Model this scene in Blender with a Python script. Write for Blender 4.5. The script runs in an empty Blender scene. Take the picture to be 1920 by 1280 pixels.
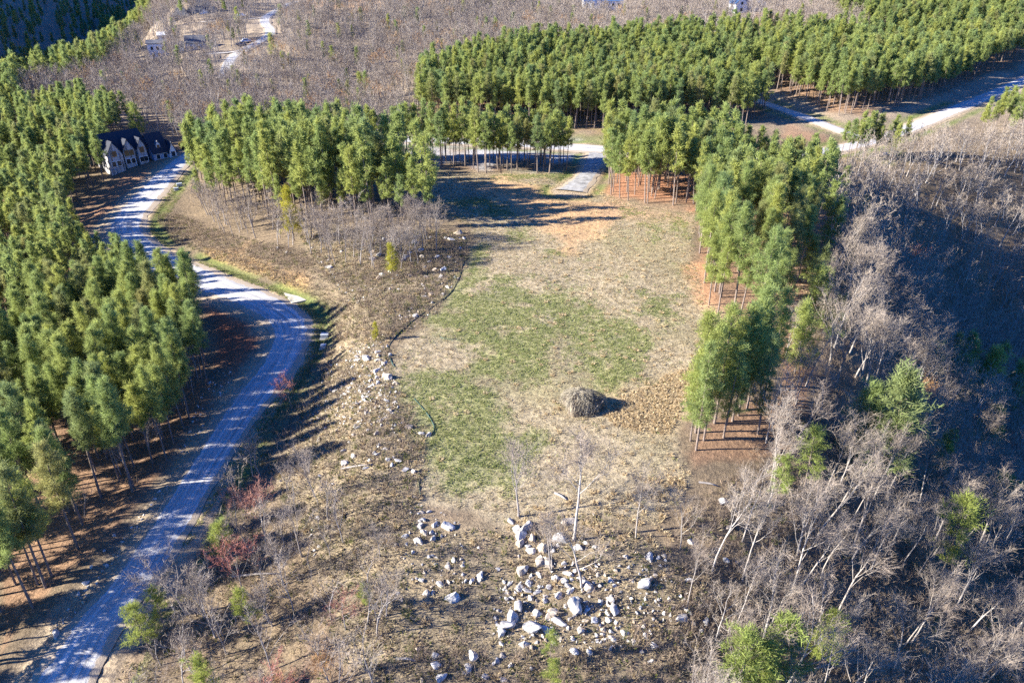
import bpy, math, random
import numpy as np
from mathutils import Vector, Matrix

R = math.radians
rng = np.random.default_rng(7)
random.seed(7)
scn = bpy.context.scene
COL = scn.collection

# ------------------------------------------------------------------ camera
CAM_H, PITCH, FPX = 56.0, R(28.5), 1330.0        # drone height over the clearing, tilt, focal length in photo pixels
cam_d = bpy.data.cameras.new('camera')
cam_d.sensor_width = 36.0
cam_d.lens = FPX / 1920 * 36
cam_d.clip_start, cam_d.clip_end = 1.0, 6000
cam = bpy.data.objects.new('camera', cam_d)
cam.location = (0, 0, CAM_H)
cam.rotation_euler = (R(90) - PITCH, 0, 0)
COL.objects.link(cam)
scn.camera = cam

# ------------------------------------------------------------------ sky, sun, exposure
SUN_EL, SUN_TO = R(25), (-0.99, -0.14)           # elevation, horizontal direction towards the sun
world = bpy.data.worlds.new('World'); scn.world = world
world.use_nodes = True
wn = world.node_tree; wn.nodes.clear()
wo = wn.nodes.new('ShaderNodeOutputWorld'); wb = wn.nodes.new('ShaderNodeBackground'); sk = wn.nodes.new('ShaderNodeTexSky')
sk.sky_type = 'NISHITA'; sk.sun_disc = False
sk.sun_elevation = SUN_EL; sk.sun_rotation = math.atan2(SUN_TO[0], SUN_TO[1])
sk.altitude = 400; sk.air_density = 1.0; sk.dust_density = 0.0; sk.ozone_density = 6.0
wb.inputs[1].default_value = 0.062
tint = wn.nodes.new('ShaderNodeMix'); tint.data_type = 'RGBA'; tint.blend_type = 'MULTIPLY'; tint.inputs[0].default_value = 1.0
tint.inputs[7].default_value = (0.22, 0.67, 1.40, 1)          # camera white-balanced on the low warm sun: the whole sky reads bluer
wn.links.new(sk.outputs[0], tint.inputs[6]); wn.links.new(tint.outputs[2], wb.inputs[0]); wn.links.new(wb.outputs[0], wo.inputs[0])
sun_d = bpy.data.lights.new('sun', 'SUN'); sun_d.energy = 5.0; sun_d.angle = R(0.53); sun_d.color = (1.0, 0.96, 0.88)
sun = bpy.data.objects.new('sun', sun_d); COL.objects.link(sun)
_l = math.hypot(*SUN_TO)
sdir = Vector((-SUN_TO[0] / _l * math.cos(SUN_EL), -SUN_TO[1] / _l * math.cos(SUN_EL), -math.sin(SUN_EL)))
sun.rotation_euler = sdir.to_track_quat('-Z', 'Y').to_euler()
vs = scn.view_settings
vs.view_transform = 'Standard'; vs.look = 'None'; vs.gamma = 1.0; vs.use_curve_mapping = False
vs.exposure = 1.95
scn.cycles.use_denoising = False
scn.cycles.max_bounces = 5; scn.cycles.diffuse_bounces = 3; scn.cycles.transparent_max_bounces = 4

# ------------------------------------------------------------------ numpy noise and geometry helpers
def vnoise(x, y, seed=0):
    xi = np.floor(x).astype(np.int64); yi = np.floor(y).astype(np.int64)
    fx = x - xi; fy = y - yi
    fx = fx * fx * (3 - 2 * fx); fy = fy * fy * (3 - 2 * fy)
    def hsh(a, b):
        n = (a * 374761393 + b * 668265263 + seed * 1442695041) & 0x7fffffff
        n = ((n ^ (n >> 13)) * 1274126177) & 0x7fffffff
        return ((n ^ (n >> 16)) & 0xffff) / 65535.0
    a = hsh(xi, yi); b = hsh(xi + 1, yi); c = hsh(xi, yi + 1); d = hsh(xi + 1, yi + 1)
    return (a * (1 - fx) + b * fx) * (1 - fy) + (c * (1 - fx) + d * fx) * fy

def fbm(x, y, s, seed=0, o=4):
    v = 0; a = 0.5; t = 0
    for k in range(o):
        v = v + a * vnoise(x / s * 2 ** k, y / s * 2 ** k, seed + k * 17); t += a; a *= 0.55
    return v / t

def sstep(a, b, x):
    t = np.clip((x - a) / (b - a), 0, 1)
    return t * t * (3 - 2 * t)

def poly_dist(x, y, P):
    """distance, signed side (+ right of travel), arc parameter to a polyline"""
    P = np.asarray(P, float); x = np.asarray(x, float); y = np.asarray(y, float)
    best = np.full(x.shape, 1e18); side = np.zeros(x.shape); par = np.zeros(x.shape)
    L = np.concatenate([[0], np.cumsum(np.hypot(*(P[1:] - P[:-1]).T))])
    for i in range(len(P) - 1):
        ax, ay = P[i]; bx, by = P[i + 1]; dx, dy = bx - ax, by - ay
        l2 = dx * dx + dy * dy + 1e-12
        t = np.clip(((x - ax) * dx + (y - ay) * dy) / l2, 0, 1)
        qx = x - ax - t * dx; qy = y - ay - t * dy
        d = qx * qx + qy * qy
        m = d < best
        best = np.where(m, d, best)
        side = np.where(m, np.sign(dy * (x - ax) - dx * (y - ay)), side)
        par = np.where(m, L[i] + t * math.sqrt(l2), par)
    return np.sqrt(best), side, par

def inside(x, y, P):
    P = np.asarray(P, float); c = np.zeros(np.shape(x), bool); j = len(P) - 1
    for i in range(len(P)):
        xi, yi = P[i]; xj, yj = P[j]
        if yi != yj:
            c ^= ((yi > y) != (yj > y)) & (x < (xj - xi) * (y - yi) / (yj - yi) + xi)
        j = i
    return c

def sdf(x, y, P):
    d, _, _ = poly_dist(x, y, list(P) + [P[0]])
    return np.where(inside(x, y, P), d, -d)

CP, SP = math.cos(PITCH), math.sin(PITCH)
def project(x, y, z):
    """photo pixel of a world point (1920 x 1280)"""
    f = y * CP - (z - CAM_H) * SP; u = y * SP + (z - CAM_H) * CP
    return 960 + FPX * x / f, 640 - FPX * u / f, f

# ------------------------------------------------------------------ lie of the land
XR_Y = [0, 40, 58, 80, 100, 112, 118, 126, 138, 150, 168, 190, 222, 260]
XR_X = [-40, -39, -37, -38, -36, -39, -43, -52, -72, -86, -94, -100, -104, -104]
XE_Y = [0, 20, 45, 62, 80, 100, 115, 130, 150, 165, 185, 205, 230]
XE_X = [-6, -8, -9, -11, -16, -20, -21, -18, -14, -16, -32, -55, -70]
RAV = [(4, 0), (7, 30), (13, 50), (23, 66), (46, 95), (58, 120), (70, 150), (84, 185), (104, 212), (140, 229), (210, 252), (420, 330)]

def base_h(x, y):
    x = np.asarray(x, float); y = np.asarray(y, float)
    xr = np.interp(y, XR_Y, XR_X); xe = np.interp(y, XE_Y, XE_X)
    amp = 6.0 * (1 - sstep(185, 250, y))
    t = sstep(0, 1, (xe - x) / (xe - xr + 1e-6))
    h = -amp * t - (1 - sstep(185, 250, y)) * np.clip((xr - 5 - x) * 0.10, 0, 7)
    h = h - 0.17 * (np.sqrt(np.clip(60 - y, 0, None) ** 2 + 16) - 4)
    d, s, _ = poly_dist(x, y, RAV)
    d = d * s
    sl = 0.62 + 0.46 * sstep(55, 108, y)
    dep = sl * 0.5 * (d - 4 + np.sqrt((d - 4) ** 2 + 30)) - sl * 0.5 * (-40 + math.sqrt(1600 + 30))
    dep = np.where(d > -36, np.clip(dep, 0, None), 0)
    dep = 75 * np.tanh(dep / 75)
    h = h - dep
    h = h + 34 * sstep(235, 535, y)
    h = h + (fbm(x, y, 70, 3, 2) - 0.5) * 9 * sstep(250, 330, y) + (fbm(x, y, 22, 5, 3) - 0.5) * 1.2
    xv = np.interp(y, [240, 310, 345, 430, 700], [-330, -224, -200, -186, -295])
    v = xv - x
    h = h - np.where(y > 200, np.clip(0.95 * 0.5 * (v + np.sqrt(v * v + 120)) , 0, 85), 0) * sstep(230, 300, y)
    hill = np.clip(0.66 * (-x - 330), 0, 260) * sstep(300, 420, y)
    h = h + hill * (0.88 + 0.24 * fbm(x, y, 90, 9, 3))
    return h

def ray(px, py, hf=None):
    """world points on the land seen at photo pixels"""
    hf = hf or base_h
    px = np.atleast_1d(np.asarray(px, float)); py = np.atleast_1d(np.asarray(py, float))
    a = (px - 960) / FPX; b = (640 - py) / FPX
    dx, dy, dz = a, CP + b * SP, -SP + b * CP
    ts = np.concatenate([np.arange(30, 300, 1.0), np.arange(300, 1400, 4.0)])
    out = np.zeros((len(px), 3))
    for i in range(len(px)):
        X, Y, Z = dx[i] * ts, dy[i] * ts, CAM_H + dz[i] * ts
        below = np.nonzero(Z < hf(X, Y))[0]
        k = below[0] if len(below) else len(ts) - 1
        lo, hi = ts[max(k - 1, 0)], ts[k]
        for _ in range(12):
            m = (lo + hi) / 2
            if CAM_H + dz[i] * m < hf(np.array([dx[i] * m]), np.array([dy[i] * m]))[0]: hi = m
            else: lo = m
        out[i] = dx[i] * hi, dy[i] * hi, CAM_H + dz[i] * hi
    return out

# ------------------------------------------------------------------ road courses (traced edges, put on the land)
def resample(P, step):
    P = np.asarray(P, float)
    for _ in range(2):                                            # Chaikin smoothing
        Q = [P[0]]
        for a, b in zip(P[:-1], P[1:]): Q += [a * .75 + b * .25, a * .25 + b * .75]
        P = np.array(Q + [P[-1]])
    L = np.concatenate([[0], np.cumsum(np.linalg.norm(np.diff(P[:, :2], axis=0), axis=1))])
    n = max(2, int(L[-1] / step))
    s = np.linspace(0, L[-1], n)
    return np.stack([np.interp(s, L, P[:, k]) for k in range(P.shape[1])], 1)

EDGE_L = [(20, 1330), (54, 1277), (111, 1196), (128, 1172), (215, 1082), (282, 994), (329, 917), (356, 863), (396, 800), (447, 729), (497, 669), (514, 628), (504, 603), (477, 585), (433, 566), (376, 546), (302, 515), (255, 480), (215, 452), (196, 425), (215, 396), (255, 353), (299, 319), (336, 292)]
EDGE_R = [(165, 1330), (185, 1280), (215, 1203), (240, 1160), (279, 1099), (336, 1011), (396, 914), (440, 857), (484, 783), (517, 749), (554, 695), (578, 638), (583, 601), (558, 575), (521, 551), (464, 531), (403, 511), (336, 494), (292, 470), (269, 440), (268, 420), (286, 393), (312, 353), (355, 300)]
wl = ray(*np.array(EDGE_L).T); wr = ray(*np.array(EDGE_R).T)
MAIN = [((a[0] + b[0]) / 2, (a[1] + b[1]) / 2, max(2.9, min(4.9, math.hypot(a[0] - b[0], a[1] - b[1]) / 2 * .94))) for a, b in zip(wl, wr)]
first = MAIN[0]
MAIN = [(first[0] - 1.5, first[1] - 30, first[2])] + MAIN
loop_px = [(372, 281), (440, 270), (560, 259), (680, 259), (800, 262), (950, 268), (1090, 277), (1150, 282), (1260, 290), (1380, 296), (1490, 292), (1570, 280), (1640, 264)]
wloop = ray(*np.array(loop_px).T)
MAIN += [(p[0], p[1], 6.0 if 600 < q[0] < 1160 else 4.2) for p, q in zip(wloop, loop_px)]
road_r = ray(*np.array([(1640, 264), (1700, 243), (1770, 215), (1850, 182), (1920, 150), (2000, 118)]).T)
spur = ray(*np.array([(1640, 268), (1560, 240), (1500, 216), (1444, 197), (1400, 182), (1340, 168)]).T)
far = ray(*np.array([(418, 150), (425, 128), (434, 106), (468, 88), (503, 70), (509, 56), (494, 42), (500, 30), (528, 14), (556, 1)]).T)
farb = ray(*np.array([(494, 34), (450, 36), (400, 40), (375, 42)]).T)
farc = ray(*np.array([(468, 90), (430, 100), (380, 103)]).T)
drive = ray(*np.array([(1120, 284), (1115, 302), (1102, 328), (1084, 346), (1070, 358)]).T)
ROADS = [resample(np.array(MAIN), 1.5)]
for pts, w in ((road_r, 4.2), (spur, 3.6), (far, 3.4), (farb, 2.0), (farc, 1.8)):
    ROADS.append(resample(np.c_[pts[:, :2], np.full(len(pts), w)], 2.0))
dw = np.interp(np.arange(5), [0, 2, 4], [3.6, 3.2, 4.6])
ROADS.append(resample(np.c_[drive[:, :2], dw], 1.0))
RZ = []
for r in ROADS:                                                   # smoothed grade line
    z = base_h(r[:, 0], r[:, 1]); k = min(15, max(3, len(z) // 4)); k += 1 - k % 2
    zp = np.pad(z, k // 2, mode='edge'); RZ.append(np.convolve(zp, np.ones(k) / k, 'valid'))
ALLR = np.concatenate([np.c_[r[:, :2], z, r[:, 2]] for r, z in zip(ROADS, RZ)])

A32 = ALLR.astype(np.float32)
def near_road(x, y):
    x = np.asarray(x, float); y = np.asarray(y, float)
    d = np.full(x.shape, 1e9); z = np.zeros(x.shape); w = np.ones(x.shape)
    for c in range(0, len(x), 20000):
        dx = x[c:c + 20000, None].astype(np.float32) - A32[None, :, 0]; dy = y[c:c + 20000, None].astype(np.float32) - A32[None, :, 1]
        q = dx * dx + dy * dy - (A32[None, :, 3] ** 2) * np.float32(0.5)
        k = q.argmin(1); ii = np.arange(len(k))
        d[c:c + 20000] = np.hypot(dx[ii, k], dy[ii, k]) - ALLR[k, 3]
        z[c:c + 20000] = ALLR[k, 2]; w[c:c + 20000] = ALLR[k, 3]
    return d, z

def land(x, y, dip=0.0):
    x = np.atleast_1d(np.asarray(x, float)); y = np.atleast_1d(np.asarray(y, float))
    h = base_h(x, y); d, z = near_road(x, y)
    t = sstep(1.0, 9.0, d)
    return (z - dip * (1 - sstep(-0.6, 0.9, d))) * (1 - t) + h * t - 0.35 * np.exp(-((d - 2.2) / 1.2) ** 2)

def on_land(px, py):
    return ray(px, py, lambda x, y: land(x, y))

# ------------------------------------------------------------------ materials
def new_mat(name):
    m = bpy.data.materials.new(name); m.use_nodes = True
    nt = m.node_tree; b = nt.nodes['Principled BSDF']
    b.inputs['Roughness'].default_value = 0.9; b.inputs['Specular IOR Level'].default_value = 0.15
    return m, nt, b

def ramp(nt, fac, stops):
    r = nt.nodes.new('ShaderNodeValToRGB'); nt.links.new(fac, r.inputs[0])
    e = r.color_ramp.elements
    e[0].position, e[0].color = stops[0][0], (*stops[0][1], 1)
    e[1].position, e[1].color = stops[-1][0], (*stops[-1][1], 1)
    for p, c in stops[1:-1]:
        k = e.new(p); k.color = (*c, 1)
    return r.outputs[0]

def noise(nt, scale, detail=4, rough=0.6, coord='Object'):
    tc = nt.nodes.new('ShaderNodeTexCoord'); n = nt.nodes.new('ShaderNodeTexNoise')
    n.inputs['Scale'].default_value = scale; n.inputs['Detail'].default_value = detail; n.inputs['Roughness'].default_value = rough
    nt.links.new(tc.outputs[coord], n.inputs['Vector'])
    return n.outputs[0]

def mixc(nt, a, b, fac, mode='MULTIPLY'):
    m = nt.nodes.new('ShaderNodeMix'); m.data_type = 'RGBA'; m.blend_type = mode
    for s, v in ((m.inputs[6], a), (m.inputs[7], b), (m.inputs[0], fac)):
        if hasattr(v, 'is_output') or isinstance(v, bpy.types.NodeSocket): nt.links.new(v, s)
        else: s.default_value = v if not isinstance(v, tuple) else (*v, 1)[:4]
    return m.outputs[2]

def mat_plain(name, col, var=0.25, scale=3.0, rough=0.85, bump=0.0, spec=0.15):
    m, nt, b = new_mat(name)
    n = noise(nt, scale, 5)
    lo = tuple(c * (1 - var) for c in col); hi = tuple(min(1, c * (1 + var)) for c in col)
    nt.links.new(ramp(nt, n, [(0.3, lo), (0.7, hi)]), b.inputs['Base Color'])
    b.inputs['Roughness'].default_value = rough; b.inputs['Specular IOR Level'].default_value = spec
    if bump:
        bp = nt.nodes.new('ShaderNodeBump'); bp.inputs['Strength'].default_value = 0.7; bp.inputs['Distance'].default_value = bump
        nt.links.new(n, bp.inputs['Height']); nt.links.new(bp.outputs[0], b.inputs['Normal'])
    return m

def mat_random(name, stops, scale=1.0, trans=0.0, rough=0.8, inner=(0.75, 1.25)):
    """colour picked per object copy, with a little variation inside it"""
    m, nt, b = new_mat(name)
    oi = nt.nodes.new('ShaderNodeObjectInfo')
    c = ramp(nt, oi.outputs['Random'], stops)
    n = noise(nt, scale, 3)
    g = ramp(nt, n, [(0.3, (inner[0],) * 3), (0.7, (inner[1],) * 3)])
    col = mixc(nt, c, g, 1.0)
    nt.links.new(col, b.inputs['Base Color']); b.inputs['Roughness'].default_value = rough
    if trans:
        t = nt.nodes.new('ShaderNodeBsdfTranslucent'); nt.links.new(col, t.inputs[0])
        x = nt.nodes.new('ShaderNodeMixShader'); x.inputs[0].default_value = trans
        nt.links.new(b.outputs[0], x.inputs[1]); nt.links.new(t.outputs[0], x.inputs[2])
        nt.links.new(x.outputs[0], nt.nodes['Material Output'].inputs[0])
    return m

M = {}
M['needle'] = mat_random('pine_needles', [(0, (.33, .365, .105)), (.3, (.265, .325, .11)), (.6, (.38, .395, .105)), (.85, (.225, .295, .115)), (1, (.32, .30, .11))], 0.9, 0.5)
M['needle_bright'] = mat_random('young_pine_needles', [(0, (.30, .33, .075)), (1, (.26, .31, .085))], 0.9, 0.45)
M['needle_yellow'] = mat_random('yellow_green_needles', [(0, (.42, .38, .05)), (1, (.36, .36, .05))], 0.9, 0.45)
M['pine_bark'] = mat_plain('pine_bark', (.20, .155, .125), .35, 2.0)
M['bark'] = mat_random('grey_bark', [(0, (.30, .26, .225)), (.5, (.38, .345, .31)), (1, (.24, .205, .18))], 2.0)
M['bark_pale'] = mat_random('pale_bark', [(0, (.37, .325, .28)), (1, (.29, .25, .21))], 2.0)
M['twig'] = mat_random('grey_twigs', [(0, (.27, .215, .165)), (.5, (.30, .245, .19)), (1, (.23, .18, .14))], 1.0)
M['twig_red'] = mat_random('red_budding_twigs', [(0, (.36, .14, .10)), (1, (.33, .17, .12))], 1.0)
M['twig_orange'] = mat_random('russet_leaf_twigs', [(0, (.36, .20, .09)), (1, (.40, .24, .10))], 1.0)
M['scrub'] = mat_random('brown_scrub', [(0, (.24, .175, .12)), (.5, (.29, .225, .155)), (1, (.19, .135, .10))], 1.0)
M['scrub_green'] = mat_random('green_weeds', [(0, (.11, .13, .03)), (1, (.15, .16, .04))], 1.0, .2)
M['grass_green'] = mat_random('green_grass', [(0, (.26, .285, .10)), (.5, (.31, .31, .12)), (1, (.22, .265, .09))], .4, .35)
M['grass_tan'] = mat_random('dry_grass', [(0, (.42, .345, .21)), (.5, (.37, .31, .185)), (1, (.40, .31, .20))], .4, .3)
M['straw'] = mat_random('straw_grass', [(0, (.62, .49, .30)), (.5, (.57, .44, .26)), (1, (.66, .54, .34))], .8, .4)
M['rock'] = mat_random('pale_sandstone', [(0, (.48, .44, .385)), (.45, (.54, .51, .46)), (.8, (.42, .38, .33)), (1, (.48, .37, .25))], 1.3, 0, .95, (.5, 1.25))
M['gravel'] = None

def ground_material():
    m, nt, b = new_mat('land_surface')
    at = nt.nodes.new('ShaderNodeVertexColor'); at.layer_name = 'soil'
    n1 = noise(nt, 1.3, 8, .72); n2 = noise(nt, 0.16, 6, .65); n3 = noise(nt, 5.0, 4, .7)
    c = mixc(nt, at.outputs[0], ramp(nt, n1, [(.25, (.50, .50, .52)), (.5, (.95, .95, .95)), (.78, (1.5, 1.44, 1.34))]), 1.0)
    c = mixc(nt, c, ramp(nt, n2, [(.3, (.78, .80, .84)), (.7, (1.2, 1.18, 1.14))]), 1.0)
    c = mixc(nt, c, ramp(nt, n3, [(.3, (.62, .6, .6)), (.7, (1.32, 1.32, 1.3))]), 1.0)
    nt.links.new(c, b.inputs['Base Color']); b.inputs['Roughness'].default_value = 1.0; b.inputs['Specular IOR Level'].default_value = 0.03
    bp = nt.nodes.new('ShaderNodeBump'); bp.inputs['Strength'].default_value = 1.0; bp.inputs['Distance'].default_value = 0.35
    nt.links.new(n1, bp.inputs['Height']); nt.links.new(bp.outputs[0], b.inputs['Normal'])
    return m

def gravel_material(name, base, streak=.05):
    m, nt, b = new_mat(name)
    uv = nt.nodes.new('ShaderNodeUVMap'); uv.uv_map = 'course'
    sp = nt.nodes.new('ShaderNodeSeparateXYZ'); nt.links.new(uv.outputs[0], sp.inputs[0])
    mp = nt.nodes.new('ShaderNodeMapping'); mp.inputs['Scale'].default_value = (7 if streak < .1 else 2, streak, 1)
    nt.links.new(uv.outputs[0], mp.inputs[0])
    tr = nt.nodes.new('ShaderNodeTexNoise'); tr.inputs['Scale'].default_value = 1.0; tr.inputs['Detail'].default_value = 5
    nt.links.new(mp.outputs[0], tr.inputs['Vector'])
    n1 = noise(nt, 0.5, 6, .6); n2 = noise(nt, 6.0, 3, .6)
    c = mixc(nt, ramp(nt, tr.outputs[0], [(.3, tuple(x * .6 for x in base)), (.7, tuple(x * 1.25 for x in base))]), ramp(nt, n1, [(.3, (.82, .80, .77)), (.7, (1.1, 1.1, 1.1))]), 1.0)
    c = mixc(nt, c, ramp(nt, n2, [(.3, (.82, .82, .82)), (.7, (1.15, 1.15, 1.15))]), 1.0)
    # tan dirt creeping in from both edges
    ab = nt.nodes.new('ShaderNodeMath'); ab.operation = 'ABSOLUTE'; nt.links.new(sp.outputs[0], ab.inputs[0])
    ad = nt.nodes.new('ShaderNodeMath'); ad.operation = 'MULTIPLY_ADD'; nt.links.new(n1, ad.inputs[0]); ad.inputs[1].default_value = .55; nt.links.new(ab.outputs[0], ad.inputs[2])
    e = ramp(nt, ad.outputs[0], [(.95, (0, 0, 0)), (1.0, (.9, .9, .9))])
    c = mixc(nt, c, (.36, .28, .19), e, 'MIX')
    nt.links.new(c, b.inputs['Base Color']); b.inputs['Roughness'].default_value = .95
    bp = nt.nodes.new('ShaderNodeBump'); bp.inputs['Distance'].default_value = .05; nt.links.new(n2, bp.inputs['Height']); nt.links.new(bp.outputs[0], b.inputs['Normal'])
    return m

# ------------------------------------------------------------------ mesh building
class MB:
    def __init__(s): s.v = []; s.f = []; s.m = []; s.n = []; s.c = 0; s.custom = False
    def add(s, V, F, mi=0, N=None):
        V = np.asarray(V, float).reshape(-1, 3)
        s.v.append(V); s.f += [tuple(int(k) + s.c for k in f) for f in F]; s.m += [mi] * len(F)
        if N is not None: s.custom = True
        s.n.append(np.asarray(N, float) if N is not None else np.zeros_like(V)); s.c += len(V)
    def tube(s, P, rad, sides=5, mi=0, cap=True):
        P = np.asarray(P, float); n = len(P); V = []
        for i in range(n):
            t = P[min(i + 1, n - 1)] - P[max(i - 1, 0)]; t = t / (np.linalg.norm(t) + 1e-9)
            a = np.cross(t, (0.13, 0.97, 0.2) if abs(t[2]) > .8 else (0, 0, 1.0)); a /= np.linalg.norm(a) + 1e-9; b = np.cross(t, a)
            for k in range(sides):
                q = 2 * math.pi * k / sides
                V.append(P[i] + rad[i] * (math.cos(q) * a + math.sin(q) * b))
        F = [(i * sides + k, i * sides + (k + 1) % sides, (i + 1) * sides + (k + 1) % sides, (i + 1) * sides + k) for i in range(n - 1) for k in range(sides)]
        if cap: F.append(tuple(range((n - 1) * sides, n * sides)))
        s.add(V, F, mi)
    def ribbon(s, P, w, mi=0):
        P = np.asarray(P, float); n = len(P)
        t = P[-1] - P[0]; a = np.cross(t, rng.normal(size=3)); a /= np.linalg.norm(a) + 1e-9
        V = [];
        for i in range(n):
            k = w * (1 - .7 * i / (n - 1)) / 2; V += [P[i] - a * k, P[i] + a * k]
        s.add(V, [(2 * i, 2 * i + 1, 2 * i + 3, 2 * i + 2) for i in range(n - 1)], mi)
    def box(s, c, d, rz=0, mi=0, taper=1.0):
        x, y, z = [k / 2 for k in d]; V = []
        for sz in (-1, 1):
            k = taper if sz > 0 else 1
            for sx, sy in ((-1, -1), (1, -1), (1, 1), (-1, 1)): V.append((sx * x * k, sy * y * k, sz * z))
        V = np.array(V); ca, sa = math.cos(rz), math.sin(rz)
        V = np.c_[V[:, 0] * ca - V[:, 1] * sa, V[:, 0] * sa + V[:, 1] * ca, V[:, 2]] + np.asarray(c, float)
        s.add(V, [(3, 2, 1, 0), (4, 5, 6, 7), (0, 1, 5, 4), (1, 2, 6, 5), (2, 3, 7, 6), (3, 0, 4, 7)], mi)
    def mesh(s, name, mats, smooth=False):
        me = bpy.data.meshes.new(name)
        V = np.concatenate(s.v) if s.v else np.zeros((0, 3))
        me.from_pydata(V.tolist(), [], s.f)
        for m in (mats if isinstance(mats, (list, tuple)) else [mats]): me.materials.append(m)
        me.polygons.foreach_set('material_index', s.m)
        if smooth or s.custom: me.polygons.foreach_set('use_smooth', [True] * len(s.f))
        me.update()
        if s.custom:
            N = np.concatenate(s.n); l = np.linalg.norm(N, axis=1); N[l < .1] = (0, 0, 1)
            N /= np.linalg.norm(N, axis=1)[:, None]
            vn = np.zeros((len(V), 3), np.float32); me.vertices.foreach_get('normal', vn.ravel()) if False else None
            me.normals_split_custom_set_from_vertices(N.tolist())
        return me

def link(name, me, parent=None, loc=None, rot=None, scale=None):
    o = bpy.data.objects.new(name, me); COL.objects.link(o)
    if parent: o.parent = parent
    if loc is not None: o.location = loc
    if rot is not None: o.rotation_euler = rot
    if scale is not None: o.scale = scale if hasattr(scale, '__len__') else (scale,) * 3
    return o

def tag(o, label=None, cat=None, group=None, kind=None):
    if label: o['label'] = label
    if cat: o['category'] = cat
    if group: o['group'] = group
    if kind: o['kind'] = kind
    return o

def scatter(name, pts, rots, scales, idx, meshes, label, cat):
    """uncountable growth: one object, copies made by geometry nodes"""
    me = bpy.data.meshes.new(name); n = len(pts)
    me.from_pydata(np.asarray(pts, float).tolist(), [], [])
    for nm, ty, key, val in (('rot', 'FLOAT_VECTOR', 'vector', rots), ('sc', 'FLOAT_VECTOR', 'vector', scales), ('idx', 'INT', 'value', idx)):
        a = me.attributes.new(nm, ty, 'POINT'); a.data.foreach_set(key, np.ascontiguousarray(val, np.int32 if ty == 'INT' else np.float32).ravel())
    o = link(name, me)
    c = bpy.data.collections.new(name + '_source')
    for i, m in enumerate(meshes):
        q = bpy.data.objects.new('%s_source_%02d' % (name, i), m); c.objects.link(q)
    g = bpy.data.node_groups.new(name, 'GeometryNodeTree')
    g.interface.new_socket('Geometry', in_out='INPUT', socket_type='NodeSocketGeometry')
    g.interface.new_socket('Geometry', in_out='OUTPUT', socket_type='NodeSocketGeometry')
    gi = g.nodes.new('NodeGroupInput'); go = g.nodes.new('NodeGroupOutput'); ip = g.nodes.new('GeometryNodeInstanceOnPoints')
    ci = g.nodes.new('GeometryNodeCollectionInfo'); ci.inputs[0].default_value = c; ci.inputs[1].default_value = True; ci.inputs[2].default_value = True
    def attr(nm, ty):
        a = g.nodes.new('GeometryNodeInputNamedAttribute'); a.data_type = ty; a.inputs[0].default_value = nm; return a.outputs[0]
    L = g.links.new
    L(gi.outputs[0], ip.inputs['Points']); L(ci.outputs[0], ip.inputs['Instance']); ip.inputs['Pick Instance'].default_value = True
    L(attr('idx', 'INT'), ip.inputs['Instance Index']); L(attr('rot', 'FLOAT_VECTOR'), ip.inputs['Rotation']); L(attr('sc', 'FLOAT_VECTOR'), ip.inputs['Scale'])
    L(ip.outputs[0], go.inputs[0])
    md = o.modifiers.new('scatter', 'NODES'); md.node_group = g
    tag(o, label, cat, kind='stuff')
    return o

# ------------------------------------------------------------------ zones traced in photo pixels (ground colours, woods)
FIELD = [(880, 428), (890, 480), (862, 540), (822, 590), (770, 620), (733, 642), (722, 668), (735, 700), (762, 745), (790, 780), (815, 812), (796, 850), (786, 935), (880, 955), (965, 990), (1100, 965), (1230, 985), (1300, 905), (1275, 850), (1268, 800), (1290, 730), (1360, 650), (1375, 600), (1320, 560), (1298, 470), (1310, 400), (1215, 388), (1135, 365), (1100, 335), (1060, 325), (900, 328), (780, 312), (790, 350), (830, 400)]
GREENS = [[(860, 560), (940, 530), (1000, 560), (1010, 640), (985, 690), (900, 700), (850, 650)], [(750, 690), (830, 660), (880, 720), (960, 770), (930, 850), (850, 860), (790, 790)], [(830, 545), (880, 500), (900, 440), (915, 470), (880, 560), (800, 610), (770, 620)],
          [(1030, 480), (1080, 520), (1090, 560), (1010, 560)], [(1050, 590), (1180, 600), (1220, 650), (1150, 690), (1080, 660)], [(1180, 520), (1250, 560), (1280, 590), (1230, 590)], [(950, 418), (990, 430), (1000, 445), (960, 425)], [(1190, 420), (1280, 410), (1300, 440), (1220, 470)], [(880, 850), (960, 800), (1020, 830), (900, 910)], [(820, 400), (900, 390), (960, 410), (900, 425), (840, 430)],
          [(870, 880), (920, 870), (930, 905), (880, 910)], [(960, 330), (1060, 335), (1010, 345)], [(1060, 250), (1140, 250), (1140, 270), (1060, 266)], [(1330, 620), (1370, 620), (1360, 660), (1320, 660)], [(1620, 280), (1690, 275), (1690, 300), (1620, 300)]]
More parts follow.
